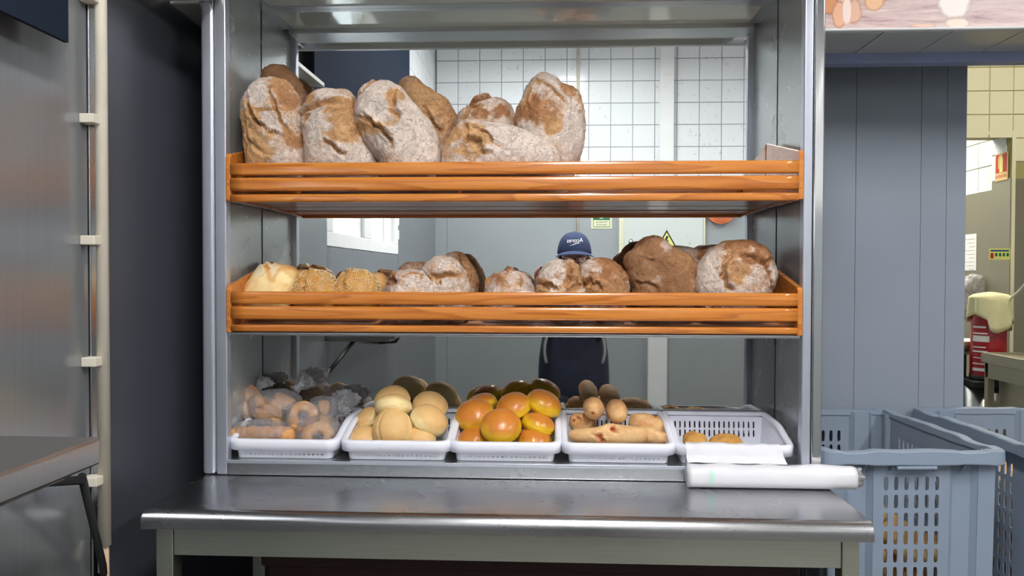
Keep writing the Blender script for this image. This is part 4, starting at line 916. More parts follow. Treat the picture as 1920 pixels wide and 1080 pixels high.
for (u, v, R_, Y, ax, lab, sd) in (
    (320, 540, 118, -.075, (-.3, 0, 1), 'yellow bun at the very back left of the heap', 41),
    (272, 615, 142, -.125, (-.15, -.6, .8), 'big orange topped bun at the left of the heap', 42),
    (552, 555, 132, -.115, (-.25, -.45, .9), 'yellow bun at the top centre of the heap', 43),
    (768, 535, 134, -.105, (.45, -.25, 1), 'highest yellow bun at the top right, tipped to show its yellow side', 44),
    (730, 690, 125, -.150, (.35, .0, 1), 'wrinkled yellow bun low at the right edge of the heap', 45),
    (460, 694, 150, -.190, (0, -.62, .8), 'roundest glossy bun at the front centre of the yellow heap', 46),
    (262, 790, 118, -.165, (-.2, -.4, 1), 'orange bun in the front left corner under the yellow heap', 47),
    (705, 800, 125, -.175, (.15, -.3, 1), 'orange bun in the front right corner under the yellow heap', 48),
    (500, 690, 120, -.085, (0, 0, 1), 'yellow bun buried at the back of the heap', 49)):
    px, py = ZB(u, v); C = at(px, py, Y=Y); r = R_ / 3.857 / (FOC / (Y + D))
    bun(lab, GY, C, r, ax, M['yellow_b'], 5, .72, .52, sd, .03, 1, 0, top=(.05, .75), brown=(0., 1.0))
GF = 'filled long rolls in the fourth tray'
def capsule(label, p0, p1, r, mat, seed, group, name='filled_roll', level=5, twist=.0, brown=(.1, .6), parent=None, red=None, cat='bread'):
    p0 = np.array(p0, float); p1 = np.array(p1, float); d = p1 - p0; L = np.linalg.norm(d); u, v, a = basis(d); S_, F = ico(level)
    z = S_[:, 2]; k = np.sqrt(np.clip(1 - np.abs(z) ** 3.2, 0, 1)); rs = np.hypot(S_[:, 0], S_[:, 1]) + 1e-9
    Q = np.stack([S_[:, 0] / rs * k * r, S_[:, 1] / rs * k * r, z * L / 2], 1)
    n = np.stack([S_[:, 0] / rs, S_[:, 1] / rs, 0 * z], 1)
    dd = .10 * r * fbm(Q / r * 1.0, seed, 2) + .03 * r * fbm(Q / r * 4, seed + 3, 2)
    if twist: dd += twist * r * np.sin(np.arctan2(S_[:, 1], S_[:, 0]) * 2 + z * L / r * 1.2)
    Q = Q + n * dd[:, None]; V = (p0 + p1) / 2 + Q[:, :1] * u + Q[:, 1:2] * v + Q[:, 2:] * a
    b = brown[0] + (brown[1] - brown[0]) * sstep(-.3, .9, (V[:, 2] - (p0[2] + p1[2]) / 2) / r) + .25 * fbm(Q / r * 1.4, seed + 8, 2)
    rd = np.zeros(len(V))
    if red is not None:
        for c, rr in red: rd += sstep(1.1, .6, np.linalg.norm(V - np.array(c), axis=1) / rr + .3 * fbm(Q / r * 5, seed + 2, 2))
    o = mesh_obj(name, V, F, mat, np.stack([0 * b + .08, np.clip(b, 0, 1), np.clip(rd, 0, 1), 0 * b + 1], 1), parent)
    if parent is None: tag(o, label, cat, group)
    return o
def pz(u, v, Y): q = ZB(u, v); return at(q[0], q[1], Y=Y)
loaf('long baguette roll with two red slits lying across the front of the fourth tray', GF,
     mp_(ZB, (960, 715), (945, 760), (965, 800), (1100, 825), (1350, 835), (1500, 815), (1530, 780), (1500, 700), (1400, 690), (1320, 680), (1240, 670), (1150, 700), (1050, 708)), -.195, .2, .026, .024, M['bag_c'], 5,
     [cr(ZB, [(1110, 725), (1160, 760), (1200, 800)], 4, 4, .3), cr(ZB, [(1230, 700), (1270, 720), (1300, 730)], 4, 3, .3)], [], .10, .28, 51, .02, 'filled_roll', red=[(*ZB(1165, 765), 8), (*ZB(1185, 790), 7), (*ZB(1140, 745), 6), (*ZB(1265, 715), 9)])
loaf('pale long roll behind the front one, at the right of the fourth tray', GF,
     mp_(ZB, (1400, 600), (1380, 680), (1420, 740), (1560, 780), (1640, 760), (1650, 680), (1600, 620), (1500, 595)), -.115, .2, .03, .03, M['bag_c'], 5, [cr(ZB, [(1540, 600), (1580, 620)], 3, 3, .3)], [], .1, .42, 52, .02, 'filled_roll', red=[(*ZB(1570, 615), 6)])
loaf('short end of a long roll low in the front right corner of the fourth tray', GF,
     mp_(ZB, (1470, 690), (1430, 760), (1480, 820), (1600, 835), (1672, 815), (1672, 750), (1620, 730), (1560, 700)), -.165, .2, .028, .026, M['bag_c'], 5, [], [], .12, .25, 53, .02, 'filled_roll')
loaf('browner roll under the stack at the left of the fourth tray', GF,
     mp_(ZB, (1010, 592), (960, 620), (950, 680), (990, 760), (1100, 770), (1150, 720), (1145, 650), (1090, 600)), -.120, .2, .03, .03, M['bag_c'], 5, [cr(ZB, [(990, 620), (1030, 650), (1010, 690)], 4, 4, .8)], [], .1, .55, 54, .02, 'filled_roll', red=[(*ZB(985, 650), 5), (*ZB(1020, 630), 4)])
capsule('roll stacked end-on at the top left of the fourth tray, pointing at the viewer', pz(1135, 575, -.205), pz(1120, 545, -.035), .0245, M['bag_c'], 55, GF, red=[(pz(1125, 600, -.205), .006)])
capsule('roll stacked end-on at the top right of the fourth tray, pointing at the viewer', pz(1305, 620, -.200), pz(1290, 545, -.035), .0245, M['bag_c'], 56, GF, red=[(pz(1285, 660, -.205), .007)])
GP = 'flat pastries in the right tray'
for lab, pts, sd, Y in (('flat golden pastry at the left of the nearly empty tray', ((810, 665), (815, 740), (900, 760), (985, 735), (950, 670), (870, 655)), 57, -.185), ('flat golden pastry with cut edges to the right of the other pastry', ((980, 690), (975, 740), (1100, 765), (1215, 745), (1170, 685), (1110, 667), (1020, 670)), 58, -.18)):
    loaf(lab, GP, mp_(ZE, *pts), Y, 1.0, .018, .014, M['pastry'], 5, [cr(ZE, [(pts[0][0] + 20, pts[0][1] + 30), (pts[0][0] + 90, pts[0][1] + 5)], 3, 3, .6)], [], .05, .4, sd, .03, 'flat_pastry', 'pastry', box=.7)

# ------------------------------------------------------------------ bagged rings and finger rolls in the first tray
def ZG(u, v): return (430 + u / 6, 690 + v / 6)
def pg(u, v, Y): q = ZG(u, v); return at(q[0], q[1], Y=Y)
GR = 'rolls sealed in clear bags in the first tray'
def ring(label, C, R_, r, ax, seed):
    u, v, a = basis(ax); C = np.array(C); V = []; F = []; n1, n2 = 48, 18
    for i in range(n1):
        for j in range(n2):
            t, p = i * 2 * math.pi / n1, j * 2 * math.pi / n2; d = math.cos(t) * u + math.sin(t) * v
            V.append(C + d * (R_ + r * math.cos(p)) + a * r * .85 * math.sin(p)); F.append((i * n2 + j, ((i + 1) % n1) * n2 + j, ((i + 1) % n1) * n2 + (j + 1) % n2, i * n2 + (j + 1) % n2))
    V = np.array(V); V += (V - C) * (.05 * fbm(V / r * .8, seed, 2))[:, None]
    b = .5 + .5 * fbm(V / r, seed + 1, 2)
    return tag(mesh_obj('ring_roll', V, F, M['bag_b'], np.stack([0 * b, np.clip(b, 0, 1), 0 * b, 0 * b + 1], 1)), label, 'bread', GR)
def bag(label, C, rx, ry, rz, seed, tail=None, mat='film'):
    t = thing('plastic_bag', (C[0], C[1], C[2] - rz), label, 'plastic bag', 'clear plastic bags in the first tray')
    S_, F = ico(5); d = 1 + .07 * fbm(S_ * 2.0, seed, 2) + .05 * (1 - 2 * np.abs(fbm(S_ * 4, seed + 4, 3)))
    sg = np.sign(S_) * np.abs(S_) ** .8
    V = np.array(C) + sg * np.array([rx, ry, rz]) * d[:, None]
    me = mesh_obj('bag_film', V, F, M[mat], np.ones((len(V), 4)), t)
    if tail is not None:
        p, q, w = tail; p = np.array(p); q = np.array(q); rs = random.Random(seed); mb = MB(); rings = []; u, v, a = basis(q - p)
        for k in range(12):
            f = k / 11; rad = 1.45 * w * (.35 + 1.1 * abs(f - .25) ** .8); rings.append([tuple(p + (q - p) * f + (u * math.cos(m_ * math.pi / 14) + v * .6 * math.sin(m_ * math.pi / 14)) * rad * (1 + .30 * math.sin(m_ * 2.7 + k * .9 + seed) + .2 * rs.uniform(-1, 1))) for m_ in range(28)])
        mb.loft(rings, True, True); o = obj('bag_tail', mb, M['film2'], t, smooth=True, sub=1)
    return t
def fingers(label, pts, r, seed, n=4, spread=(.0, .0, .0)):
    pass
# finger rolls: upright bundle at the left
for k, (a, b) in enumerate((((75, 400), (150, 560)), ((130, 330), (215, 520)), ((190, 260), (285, 400)), ((250, 250), (335, 380)))):
    capsule(('nearest', 'second', 'third', 'farthest')[k] + ' finger roll of the upright bagged bundle at the left end', pg(a[0] - (b[0] - a[0]) * .3, a[1] - (b[1] - a[1]) * .3, -.085 - .008 * (3 - k)), pg(b[0] + (b[0] - a[0]) * .3, b[1] + (b[1] - a[1]) * .3, -.115 - .006 * k), .0140, M['bag_b'], 60 + k, GR, 'finger_roll', 4, brown=(.2, .7))
bag('clear bag round the upright finger rolls at the left of the first tray', pg(195, 400, -.105), .039, .046, .040, 70, (pg(300, 250, -.07), pg(420, 140, -.04), .016))
for k, (a, b) in enumerate((((300, 500), (560, 620)), ((390, 440), (620, 580)), ((480, 400), (650, 500)), ((530, 330), (720, 420)), ((300, 440), (420, 370)))):
    capsule(('lowest', 'second', 'third', 'topmost', 'hindmost')[k] + ' finger roll in the middle bag of the first tray', pg(a[0] - (b[0] - a[0]) * .15, a[1] - (b[1] - a[1]) * .15, -.120 + .008 * k), pg(b[0] + (b[0] - a[0]) * .15, b[1] + (b[1] - a[1]) * .15, -.15 + .012 * k), .0160, M['bag_b'], 64 + k, GR, 'finger_roll', 4, brown=(.2, .75))
bag('clear bag round the slanting finger rolls in the middle of the first tray', pg(520, 420, -.115), .064, .048, .037, 71, (pg(720, 260, -.06), pg(900, 110, -.035), .024))
ring('ring roll standing up in a clear bag in the middle of the first tray', pg(830, 545, -.165), .0240, .0130, (.25, -.9, .3), 72)
bag('clear bag with a crumpled corner round the standing ring roll', pg(810, 540, -.160), .043, .026, .032, 73, (pg(690, 560, -.175), pg(640, 430, -.175), .012))
capsule('plump roll at the back of the first tray under crumpled film', pg(980, 450, -.10), pg(1130, 470, -.09), .021, M['bag_b'], 74, GR, 'finger_roll', 4)
bag('clear bag with a long crumpled tail at the back right of the first tray', pg(1060, 455, -.095), .036, .03, .030, 75, (pg(1190, 480, -.09), pg(1330, 320, -.035), .024))
# twisted row roll, front left
t = thing('knotted_roll', pg(370, 830, -.19), 'knotted roll of dough lumps in the flat bag at the front left', 'bread', GR)
for k in range(8):
    c = pg(115 + k * 76, 745 + (6 if k % 2 else -4), -.195); bun('', None, c, .0200, (0.5, -.6, .7), M['bag_b'], 4, .8, .8, 80 + k, .06, 1, .3, name='lump', parent=t, brown=(.0, .8))
bag('flat clear bag round the knotted roll at the front left of the first tray', pg(385, 720, -.185), .072, .034, .028, 90, (pg(200, 620, -.17), pg(480, 600, -.15), .010))
ring('ring roll lying at the front right of the first tray, seen through its opening', pg(995, 790, -.190), .0270, .0140, (.1, -.75, .6), 91)
capsule('plump roll behind the front right ring roll of the first tray', pg(960, 640, -.14), pg(1140, 640, -.13), .022, M['bag_b'], 92, GR, 'finger_roll', 4)
bag('clear bag round the ring roll at the front right of the first tray', pg(1000, 715, -.175), .048, .040, .035, 93, (pg(1150, 560, -.10), pg(1250, 470, -.06), .018))

# ------------------------------------------------------------------ roll of plastic bags on the counter
xa, xb = at(1288, 890, Y=-.29)[0], at(1600, 895, Y=-.29)[0]
yc = -.292; rz = .0245; ry = .028; zc = ZC + rz + .0005
t = thing('bag_roll', ((xa + xb) / 2, yc, ZC), 'thick white roll of plastic bags lying on the counter below the right tray', 'bag roll')
rings = []
for i in range(41):
    f = i / 40; x = xa + (xb - xa) * f; s = 1 + .02 * math.sin(f * 9) - (.10 * max(0, f - .9) / .1)
    rings.append([(x, yc + ry * s * math.copysign(abs(math.cos(a)) ** .8, math.cos(a)), ZC + .0005 + rz + rz * (s if math.sin(a) > 0 else 1) * math.copysign(abs(math.sin(a)) ** .8, math.sin(a)) + .0012 * math.sin(f * 23 + a * 2) * (math.sin(a) > .1)) for a in [k * math.pi / 16 for k in range(32)]])
mb = MB(); mb.loft(rings); obj('roll_body', mb, M['roll'], t, smooth=True)
mb = MB(); rings = []
for i in range(6):
    f = i / 5; rings.append([(xb + .012 * f + .006 * math.sin(a * 5) * f, yc + ry * (.86 - .16 * f) * math.cos(a) * (1 + .1 * math.sin(a * 7) * f), ZC + rz * 1.02 + rz * (.86 - .12 * f) * math.sin(a) * (1 + .12 * math.sin(a * 9) * f)) for a in [k * math.pi / 16 for k in range(32)]])
mb.loft(rings); obj('loose_end', mb, M['film2'], t, smooth=True)
mb = MB(); xg = at(1333, 890, Y=-.31)[0]
mb.solidg(lambda s, v: (xg + s + .001 * math.sin(v * 9), yc - ry * 1.045 * abs(math.cos(v)) ** .8, ZC + .0005 + rz + rz * 1.03 * math.copysign(abs(math.sin(v)) ** .8, math.sin(v))), -.005, .006, -.5, .95, 2, 10)
o = obj('print_mark', mb, M['mint'], t, smooth=True); o['label'] = 'pale green print mark'
# loose sheet drawn up over the tray
p0 = at(1290, 862, Y=-.262); mb = MB()
def PS(s, v):
    x = xa + .004 + (xb - xa) * s * (.62 - .05 * v); wob = .0011 * math.sin(s * 13 + v * 4) + .0008 * math.sin(s * 31 - v * 5) + .0009 * math.sin(s * 5 + 1)
    pth = [(-.292, ZC + .050), (-.272, -.413), (-.2585, -.402), (-.2545, -.385), (-.250, -.3755), (-.238, -.3745)]
    f = v * (len(pth) - 1); i = min(int(f), len(pth) - 2); g = f - i; a, b = pth[i], pth[i + 1]
    return (x, a[0] + (b[0] - a[0]) * g + wob - .0015, a[1] + (b[1] - a[1]) * g + wob * .5 + .001)
mb.solidg(PS, 0, 1, 0, 1, 50, 20); obj('loose_sheet', mb, M['roll'], t, smooth=True)

# ------------------------------------------------------------------ blue-grey crates
def crate(c0, cx, cy, ang, label, zt_=-.40, w=.425, dd=.565):
    t = thing('plastic_crate', (cx, cy, FZ), label, 'crate', 'ventilated blue-grey crates on the floor')
    ca, sa = math.cos(ang), math.sin(ang)
    def T(x, y, z): return (cx + x * ca - y * sa, cy + x * sa + y * ca, z)
    def tp(x, y, z):      # slight taper to the floor
        k = 1 - .045 * (zt_ - z); return T(x * k, y * k, z)
    hw, hd = w / 2 - .022, dd / 2 - .022
    # plan path of the body with recessed corners of the side panels
    def side(a, b, n, rec=.011):   # a->b outward normal n ; returns list of (pt)
        a = np.array(a); b = np.array(b); n = np.array(n); L = np.linalg.norm(b - a); d = (b - a) / L; out = []
        for f, o in (((.10, 0), (.13, -rec), (.24, -rec), (.27, 0), (.73, 0), (.76, -rec), (.87, -rec), (.90, 0)) if abs(n[1]) > .5 else ((.03, 0), (.04, -rec), (.07, -rec), (.08, 0), (.92, 0), (.93, -rec), (.96, -rec), (.97, 0))): out.append(tuple(a + d * L * f + n * o))
        return out
    crn = [(-hw, -hd), (hw, -hd), (hw, hd), (-hw, hd)]; nrm = [(0, -1), (1, 0), (0, 1), (-1, 0)]
    mb = MB(); H0 = FZ + .001; HT = zt_ - .004
    for k in range(4):
        a, b = crn[k], crn[(k + 1) % 4]; s = side(a, b, nrm[k]); full = [a] + s + [b]
        rows = [H0, H0 + .06, HT - .05, HT]
        for i in range(len(full) - 1):
            if i == 4: continue
            p, q = np.array(full[i]), np.array(full[i + 1])
            mb.solidg(lambda u, v: tp(*(p + (q - p) * u), H0 + (HT - H0) * v), 0, 1, 0, 1, 1, 6)
        p, q = np.array(full[4]), np.array(full[5]); PP = lambda u, v: tp(*(p + (q - p) * u), v)
        L = np.linalg.norm(q - p); ns = max(4, int(round((L * .78) / .0228)))
        z1 = HT - .050; z0_ = H0 + .05; nt_ = int((z1 - z0_) / .0415)
        mb.perf(PP, .10, .90, z1 - nt_ * .0415, z1, ns, nt_, .42, .78)
        mb.solidg(PP, 0, .10, z1 - nt_ * .0415, z1, 1, 6); mb.solidg(PP, .90, 1, z1 - nt_ * .0415, z1, 1, 6); mb.solidg(PP, 0, 1, z1, HT, 4, 1); mb.solidg(PP, 0, 1, H0, z1 - nt_ * .0415, 4, 1)
    obj('crate_wall', mb, M['crate'], t, solid=.0028, so=0, fixn=False)
    mb = MB(); mb.add([tp(x, y, FZ + .006) for x, y in crn] + [tp(x, y, FZ + .012) for x, y in crn], [(0, 1, 2, 3), (4, 5, 6, 7)]); obj('crate_base', mb, M['crate'], t)
    # rim: swept profile with rounded corners and low waves on its top
    r = .03; path = []
    for (x, y, a0) in ((-w / 2 + r, -dd / 2 + r, math.pi), (w / 2 - r, -dd / 2 + r, 1.5 * math.pi), (w / 2 - r, dd / 2 - r, 0), (-w / 2 + r, dd / 2 - r, .5 * math.pi)):
        for k in range(7): a = a0 + k * math.pi / 12; path.append((x + r * math.cos(a), y + r * math.sin(a)))
    path = densify(path); n = len(path); rings = []
    for i in range(n):
        a = np.array(path[i - 1]); b = np.array(path[(i + 1) % n]); d = b - a; d /= np.linalg.norm(d); nn = np.array([d[1], -d[0]]); p = np.array(path[i])
        f = abs(p[0]) / (w / 2) if abs(abs(p[1]) - dd / 2) < .02 else abs(p[1]) / (dd / 2)
        wv = .0035 * float(sstep(.50, .44, np.array([f]))[0]) + .0035 * float(sstep(.74, .80, np.array([f]))[0]) + .001 * math.sin(i * .6)
        rings.append([T(*(p + nn * o), zt_ + z + (wv if z > -.012 else -wv * .5)) for o, z in ((-.027, -.012), (-.026, -.001), (-.024, 0), (-.003, 0), (0, -.0025), (0.001, -.0245), (0, -.027), (-.003, -.027), (-.0035, -.012), (-.022, -.012))])
    rings.append(rings[0]); mb = MB(); mb.loft(rings, True, False); obj('crate_rim', mb, M['crate'], t)
    for s in (-1, 1):
        mb = MB(); x0, x1 = -.045, .045
        mb.add([T(x, s * (dd / 2 - o), zt_ - z) for x in (x0, x1) for o, z in ((-.004, .030), (-.004, .037), (.022, .037), (.022, .030))], [(0, 1, 2, 3), (7, 6, 5, 4), (0, 4, 5, 1), (1, 5, 6, 2), (2, 6, 7, 3), (3, 7, 4, 0)])
        obj('handle', mb, M['crate'], t, .0015)
        for xx in (-.112, -.05, .05, .112):
            mb = MB(); mb.add([T(xx + e, s * (dd / 2 - o), zt_ - z) for e in (-.0015, .0015) for o, z in ((.001, .028), (.024, .028), (.024, .05))], [(0, 1, 2), (5, 4, 3), (0, 3, 4, 1), (1, 4, 5, 2), (2, 5, 3, 0)]); obj('rib', mb, M['crate'], t)
    return T
c1 = ((.614 + 1.028 + .972 + .56) / 4, (-.203 - .189 + .368 + .36) / 4)
TA = crate(0, .803, .085, .06, 'blue-grey slotted crate right beside the counter')
TC = crate(0, 1.300, .135, .05, 'blue-grey slotted crate at the right edge, beyond the nearer crate')
rs = random.Random(9)
for ti, (T_, grp, lab) in enumerate(((TA, 'bread rolls in the crate beside the counter', 'brown bread roll inside the crate beside the counter'), (TC, 'bread rolls in the crate at the right edge', 'brown bread roll inside the crate at the right edge'))):
    proto = None
    for i in range(2):
        for j in range(4):
            for k in range(5):
                x = -.075 + .15 * i + rs.uniform(-.01, .01); y = -.165 + .11 * j + rs.uniform(-.015, .015); z = -.93 + .090 * k + (0.02 if ti else 0)
                if k == 4 and (i == 1 or j > 2): continue
                p = T_(x, y, z)
                if proto is None:
                    proto = bun(lab, grp, p, .060, (0, 0, 1), M['roll_b'], 4, .62, .5, 120 + ti, .06, 1.15, 0, name='bread_roll', brown=(.2, 1.0)); o = proto; b0 = np.array(proto.location)
                else:
                    o = proto.copy(); COL.objects.link(o)
                o.location = (p[0], p[1], p[2] + H - .03); o.rotation_euler = (rs.uniform(-.2, .2), rs.uniform(-.2, .2), rs.uniform(0, 6))

# ------------------------------------------------------------------ kitchen things through the opening
def K(px, py, Y): return at(px, py, Y=Y)
pS = K(1880, 590, 2.3)
# sink counter
a = K(1839, 660, 2.35); zS = a[2]; xS = a[0]
t = thing('sink_counter', (xS + .4, 1.9, FZ), 'steel sink counter with a raised edge in the kitchen at the right', 'counter')
bx('worktop', (xS, xS + .75, 1.2, 2.35, zS - .055, zS - .006), M['steel_warm'], t, .003)
mb = MB(); mb.box(xS, xS + .012, 1.2, 2.35, zS - .008, zS); mb.box(xS, xS + .75, 2.338, 2.35, zS - .008, zS); obj('raised_edge', mb, M['steel_warm'], t, .002)
for yy in (1.24, 2.30):
    for xx in (xS + .012, xS + .70): bx('leg', (xx, xx + .035, yy, yy + .035, FZ, zS - .055), M['steel_warm'], t, .002)
bx('side_panel', (xS + .075, xS + .70, 1.3, 2.31, FZ + .1, zS - .12), M['steel_warm'], t, .002)
bx('apron', (xS + .012, xS + .70, 1.26, 2.33, zS - .135, zS - .05), M['steel_warm'], t, .002)
# extinguisher standing on a low stool against the jamb
ex0, ex1 = K(1822, 650, 2.55), K(1884, 650, 2.55); r_ = (ex1[0] - ex0[0]) / 2; cx_ = (ex0[0] + ex1[0]) / 2; zb_ = K(1840, 712, 2.55)[2]; zt_ = K(1850, 572, 2.55)[2]
t = thing('fire_extinguisher', (cx_, 2.55, zb_), 'red fire extinguisher cylinder with a pale cloth thrown over its top', 'fire extinguisher')
hh = zt_ - zb_
mb = MB(); mb.lathe((cx_, 2.55, zb_ + .02), [(.001, 0), (r_ * .97, 0), (r_, .01), (r_, hh * .8), (r_ * .85, hh * .9), (r_ * .4, hh * .97), (.02, hh), (.001, hh)], 40); obj('cylinder', mb, M['red'], t, smooth=True)
mb = MB(); mb.lathe((cx_, 2.55, zb_), [(.001, 0), (r_ * 1.0, 0), (r_ * 1.03, .004), (r_ * 1.03, .028), (r_ * .98, .03)], 40); obj('base_ring', mb, M['black'], t, smooth=True)
mb = MB(); mb.box(cx_ - .02, cx_ + .02, 2.53, 2.57, zb_ + hh, zb_ + hh + .05); mb.box(cx_ - .02, cx_ + .09, 2.54, 2.56, zb_ + hh + .05, zb_ + hh + .065); obj('valve_handle', mb, M['black'], t, .003)
def lab_strip(z0_, z1_, a0, a1, off, mat):
    mb = MB(); mb.solidg(lambda s, v: (cx_ + (r_ + off) * math.cos(s), 2.55 + (r_ + off) * math.sin(s), v), a0, a1, z0_, z1_, 12, 1); return obj('printed_label', mb, mat, t, smooth=True)
for k, (f0, f1) in enumerate(((.70, .725), (.62, .64), (.52, .60), (.44, .455), (.38, .40), (.30, .31), (.22, .235), (.13, .17))):
    lab_strip(zb_ + hh * f0, zb_ + hh * f1, math.pi * 1.04, math.pi * (1.30 + .03 * (k % 3)), .001, M['paper'])
bx('stool_top', (cx_ - .13, cx_ + .11, 2.44, 2.70, zb_ - .03, zb_), M['black'])
o = bpy.data.objects['stool_top']; o.name = 'low_stool'; tag(o, 'dark low stand under the fire extinguisher in the kitchen', 'stand')
mb = MB(); mb.box(cx_ - .12, cx_ + .10, 2.46, 2.68, FZ, zb_ - .03)
o2 = thing('stand_base', (cx_, 2.57, FZ)); bpy.data.objects.remove(o2)
so = thing('metal_bucket', (cx_, 2.55, FZ), 'steel stock pot standing upright under the fire extinguisher stand', 'pot')
mb = MB(); mb.lathe((cx_ - .01, 2.57, FZ), [(.001, 0), (.11, 0), (.115, .02), (.118, zb_ - .03 - FZ - .002), (.112, zb_ - .032 - FZ), (.001, zb_ - .035 - FZ)], 36); obj('pot_body', mb, M['steel_v'], so, smooth=True)
mb = MB(); mb.lathe((cx_ - .01, 2.57, FZ + .52), [(.118, 0), (.126, .004), (.126, .012), (.118, .016)], 36); obj('pot_band', mb, M['steel_v'], so, smooth=True)
# cloth over the extinguisher
cl = MB()
def PC(s, v):     # s around, v from the crown down
    a = s * 2 * math.pi; fold = 1 + .07 * math.sin(a * 5 + 1) * v + .05 * math.sin(a * 9) * v
    rr = (r_ * 1.12 + .006) * min(1, v * 2.2) ** .7 * fold + .012 * max(0, v - .4)
    drop = .035 + (.12 if math.cos(a - 5.6) > .1 else .085) * max(0, v - .32) / .68 * (1 + .22 * math.sin(a * 3 + .6))
    return (cx_ + .01 + rr * math.cos(a), 2.55 + rr * math.sin(a), zb_ + hh + .075 - drop * (v ** 1.0) * 1.25)
cl.solidg(PC, 0, 1, 0.02, 1, 60, 16); o = obj('cloth', cl, M['cloth'], None, smooth=True, solid=.003); tag(o, 'pale yellow cloth draped over the fire extinguisher', 'cloth')
# plastic-wrapped things hanging behind
c_ = K(1830, 560, 3.2)
t = thing('plastic_bundle', (c_[0], 3.2, c_[2] - .16), 'creased clear plastic bundle hanging on the passage wall beyond the doorway', 'plastic bag')
S_, F = ico(4); d_ = 1 + .14 * fbm(S_ * 2.2, 201, 3); V = np.array([c_[0] - .01, 3.2, c_[2]]) + np.sign(S_) * np.abs(S_) ** .8 * np.array([.085, .05, .155]) * d_[:, None]
mesh_obj('wrap', V, F, M['film2'], np.ones((len(V), 4)), t)
mb = MB(); mb.tube([(c_[0] + .05, 3.2, c_[2] + .12), (c_[0] + .06, 3.28, c_[2] + .13)], .018, 12); obj('hook', mb, M['black'], t, smooth=True)
bx('folded_sheet', (c_[0] - .06, c_[0] + .06, 3.18, 3.215, c_[2] - .13, c_[2] + .11), M['steel_warm'], t, .01)
c_ = K(1812, 650, 2.9); mb = MB(); mb.lathe((c_[0] - .11, 2.75, c_[2] - .03), [(.001, 0), (.05, .002), (.10, .03), (.125, .085), (.128, .085), (.10, .026), (.001, .006)], 36)
o = obj('mixing_bowl', mb, M['steel_warm'], None, smooth=True); tag(o, 'steel mixing bowl half hidden behind the panelled wall edge', 'bowl')
bc = ORI['mixing_bowl']
o = bx('shelf_unit', (c_[0] - .36, c_[0] - .09, 2.72, 2.88, FZ, c_[2] - .0302), plain('dark_unit', srgb(60, 52, 48), .5), None, .004); tag(o, 'dark low unit under the mixing bowl at the edge of the opening', 'cabinet')
# paper notice, signs and cord
def on_jamb(name, px0_, px1_, py0, py1, off, mat, par):
    a = at(px0_, py0, X=DX - off); b = at(px1_, py0, X=DX - off); z1 = at(px1_, py0, X=DX - off)[2]; z0_ = at(px1_, py1, X=DX - off)[2]
    return a[1], b[1], z0_, z1
ya, yb_, z0_, z1_ = on_jamb('', 1867, 1890, 284, 336, .008, None, None); 
t = thing('safety_sign', (DX - .008, (ya + yb_) / 2, z0_), 'red fire extinguisher sign with a cream caption on the tiled doorway jamb', 'sign')
y0_, y1_ = min(ya, yb_), max(ya, yb_); hS = z1_ - z0_
bx('backing', (DX - .010, DX - .0065, y0_, y1_, z0_, z1_), plain('sign_orange', srgb(236, 196, 140), .5), t); bx('red_field', (DX - .011, DX - .010, y0_ + .008, y1_ - .008, z0_ + hS * .30, z1_ - .006), M['signred'], t)
yc_ = (y0_ + y1_) / 2
mb = MB(); mb.prism([(-.018, -.055), (.018, -.055), (.018, .03), (.008, .05), (-.008, .05), (-.018, .03)], lambda a, b: (DX - .0115, yc_ - a, z0_ + hS * .62 + b), lambda a, b: (DX - .011, yc_ - a, z0_ + hS * .62 + b)); mb.prism([(-.005, .05), (.03, .075), (.03, .066), (.002, .045)], lambda a, b: (DX - .0115, yc_ - a, z0_ + hS * .62 + b), lambda a, b: (DX - .011, yc_ - a, z0_ + hS * .62 + b))
mb.prism([(-.032, -.03), (-.024, -.03), (-.022, .035), (-.006, .055), (-.012, .058), (-.030, .04)], lambda a, b: (DX - .0115, yc_ - a, z0_ + hS * .62 + b), lambda a, b: (DX - .011, yc_ - a, z0_ + hS * .62 + b)); obj('extinguisher_symbol', mb, M['signyellow'], t)
text_part('EXTINTOR', .024, lambda a, b: (DX - .0112, yc_ - a, z0_ + hS * .15 + b), M['signred'], t)
pA, pB = at(1855, 466, Y=YK - .02), at(1893, 487, Y=YK - .02)
t = thing('safety_sign', ((pA[0] + pB[0]) / 2, YK - .02, pB[2]), 'small yellow instruction sign with a blue header beside the steel jamb', 'sign')
bx('backing', (pA[0], pB[0], YK - .022, YK - .018, pB[2], pA[2]), M['signyellow'], t); w_ = pB[0] - pA[0]; h_ = pA[2] - pB[2]
bx('header', (pA[0] + w_ * .05, pB[0] - w_ * .05, YK - .023, YK - .022, pB[2] + h_ * .74, pB[2] + h_ * .88), M['signblue'], t)
bx('red_symbol', (pA[0] + w_ * .05, pA[0] + w_ * .2, YK - .023, YK - .022, pB[2] + h_ * .12, pB[2] + h_ * .6), M['signred'], t)
for k in range(4): bx('green_symbol', (pA[0] + w_ * (.28 + .185 * k), pA[0] + w_ * (.39 + .185 * k), YK - .023, YK - .022, pB[2] + h_ * .30, pB[2] + h_ * .6), M['signgreen'], t)
ya, yb_, z0_, z1_ = at(1806, 440, X=DX - .008)[1], at(1831, 440, X=DX - .008)[1], at(1831, 507, X=DX - .008)[2], at(1831, 438, X=DX - .008)[2]
t = thing('notice', (DX - .008, (ya + yb_) / 2, z0_), 'white printed sheet of paper on the steel wall beyond the doorway', 'paper')
bx('sheet', (DX - .0085, DX - .0065, yb_, ya, z0_, z1_), M['paper'], t)
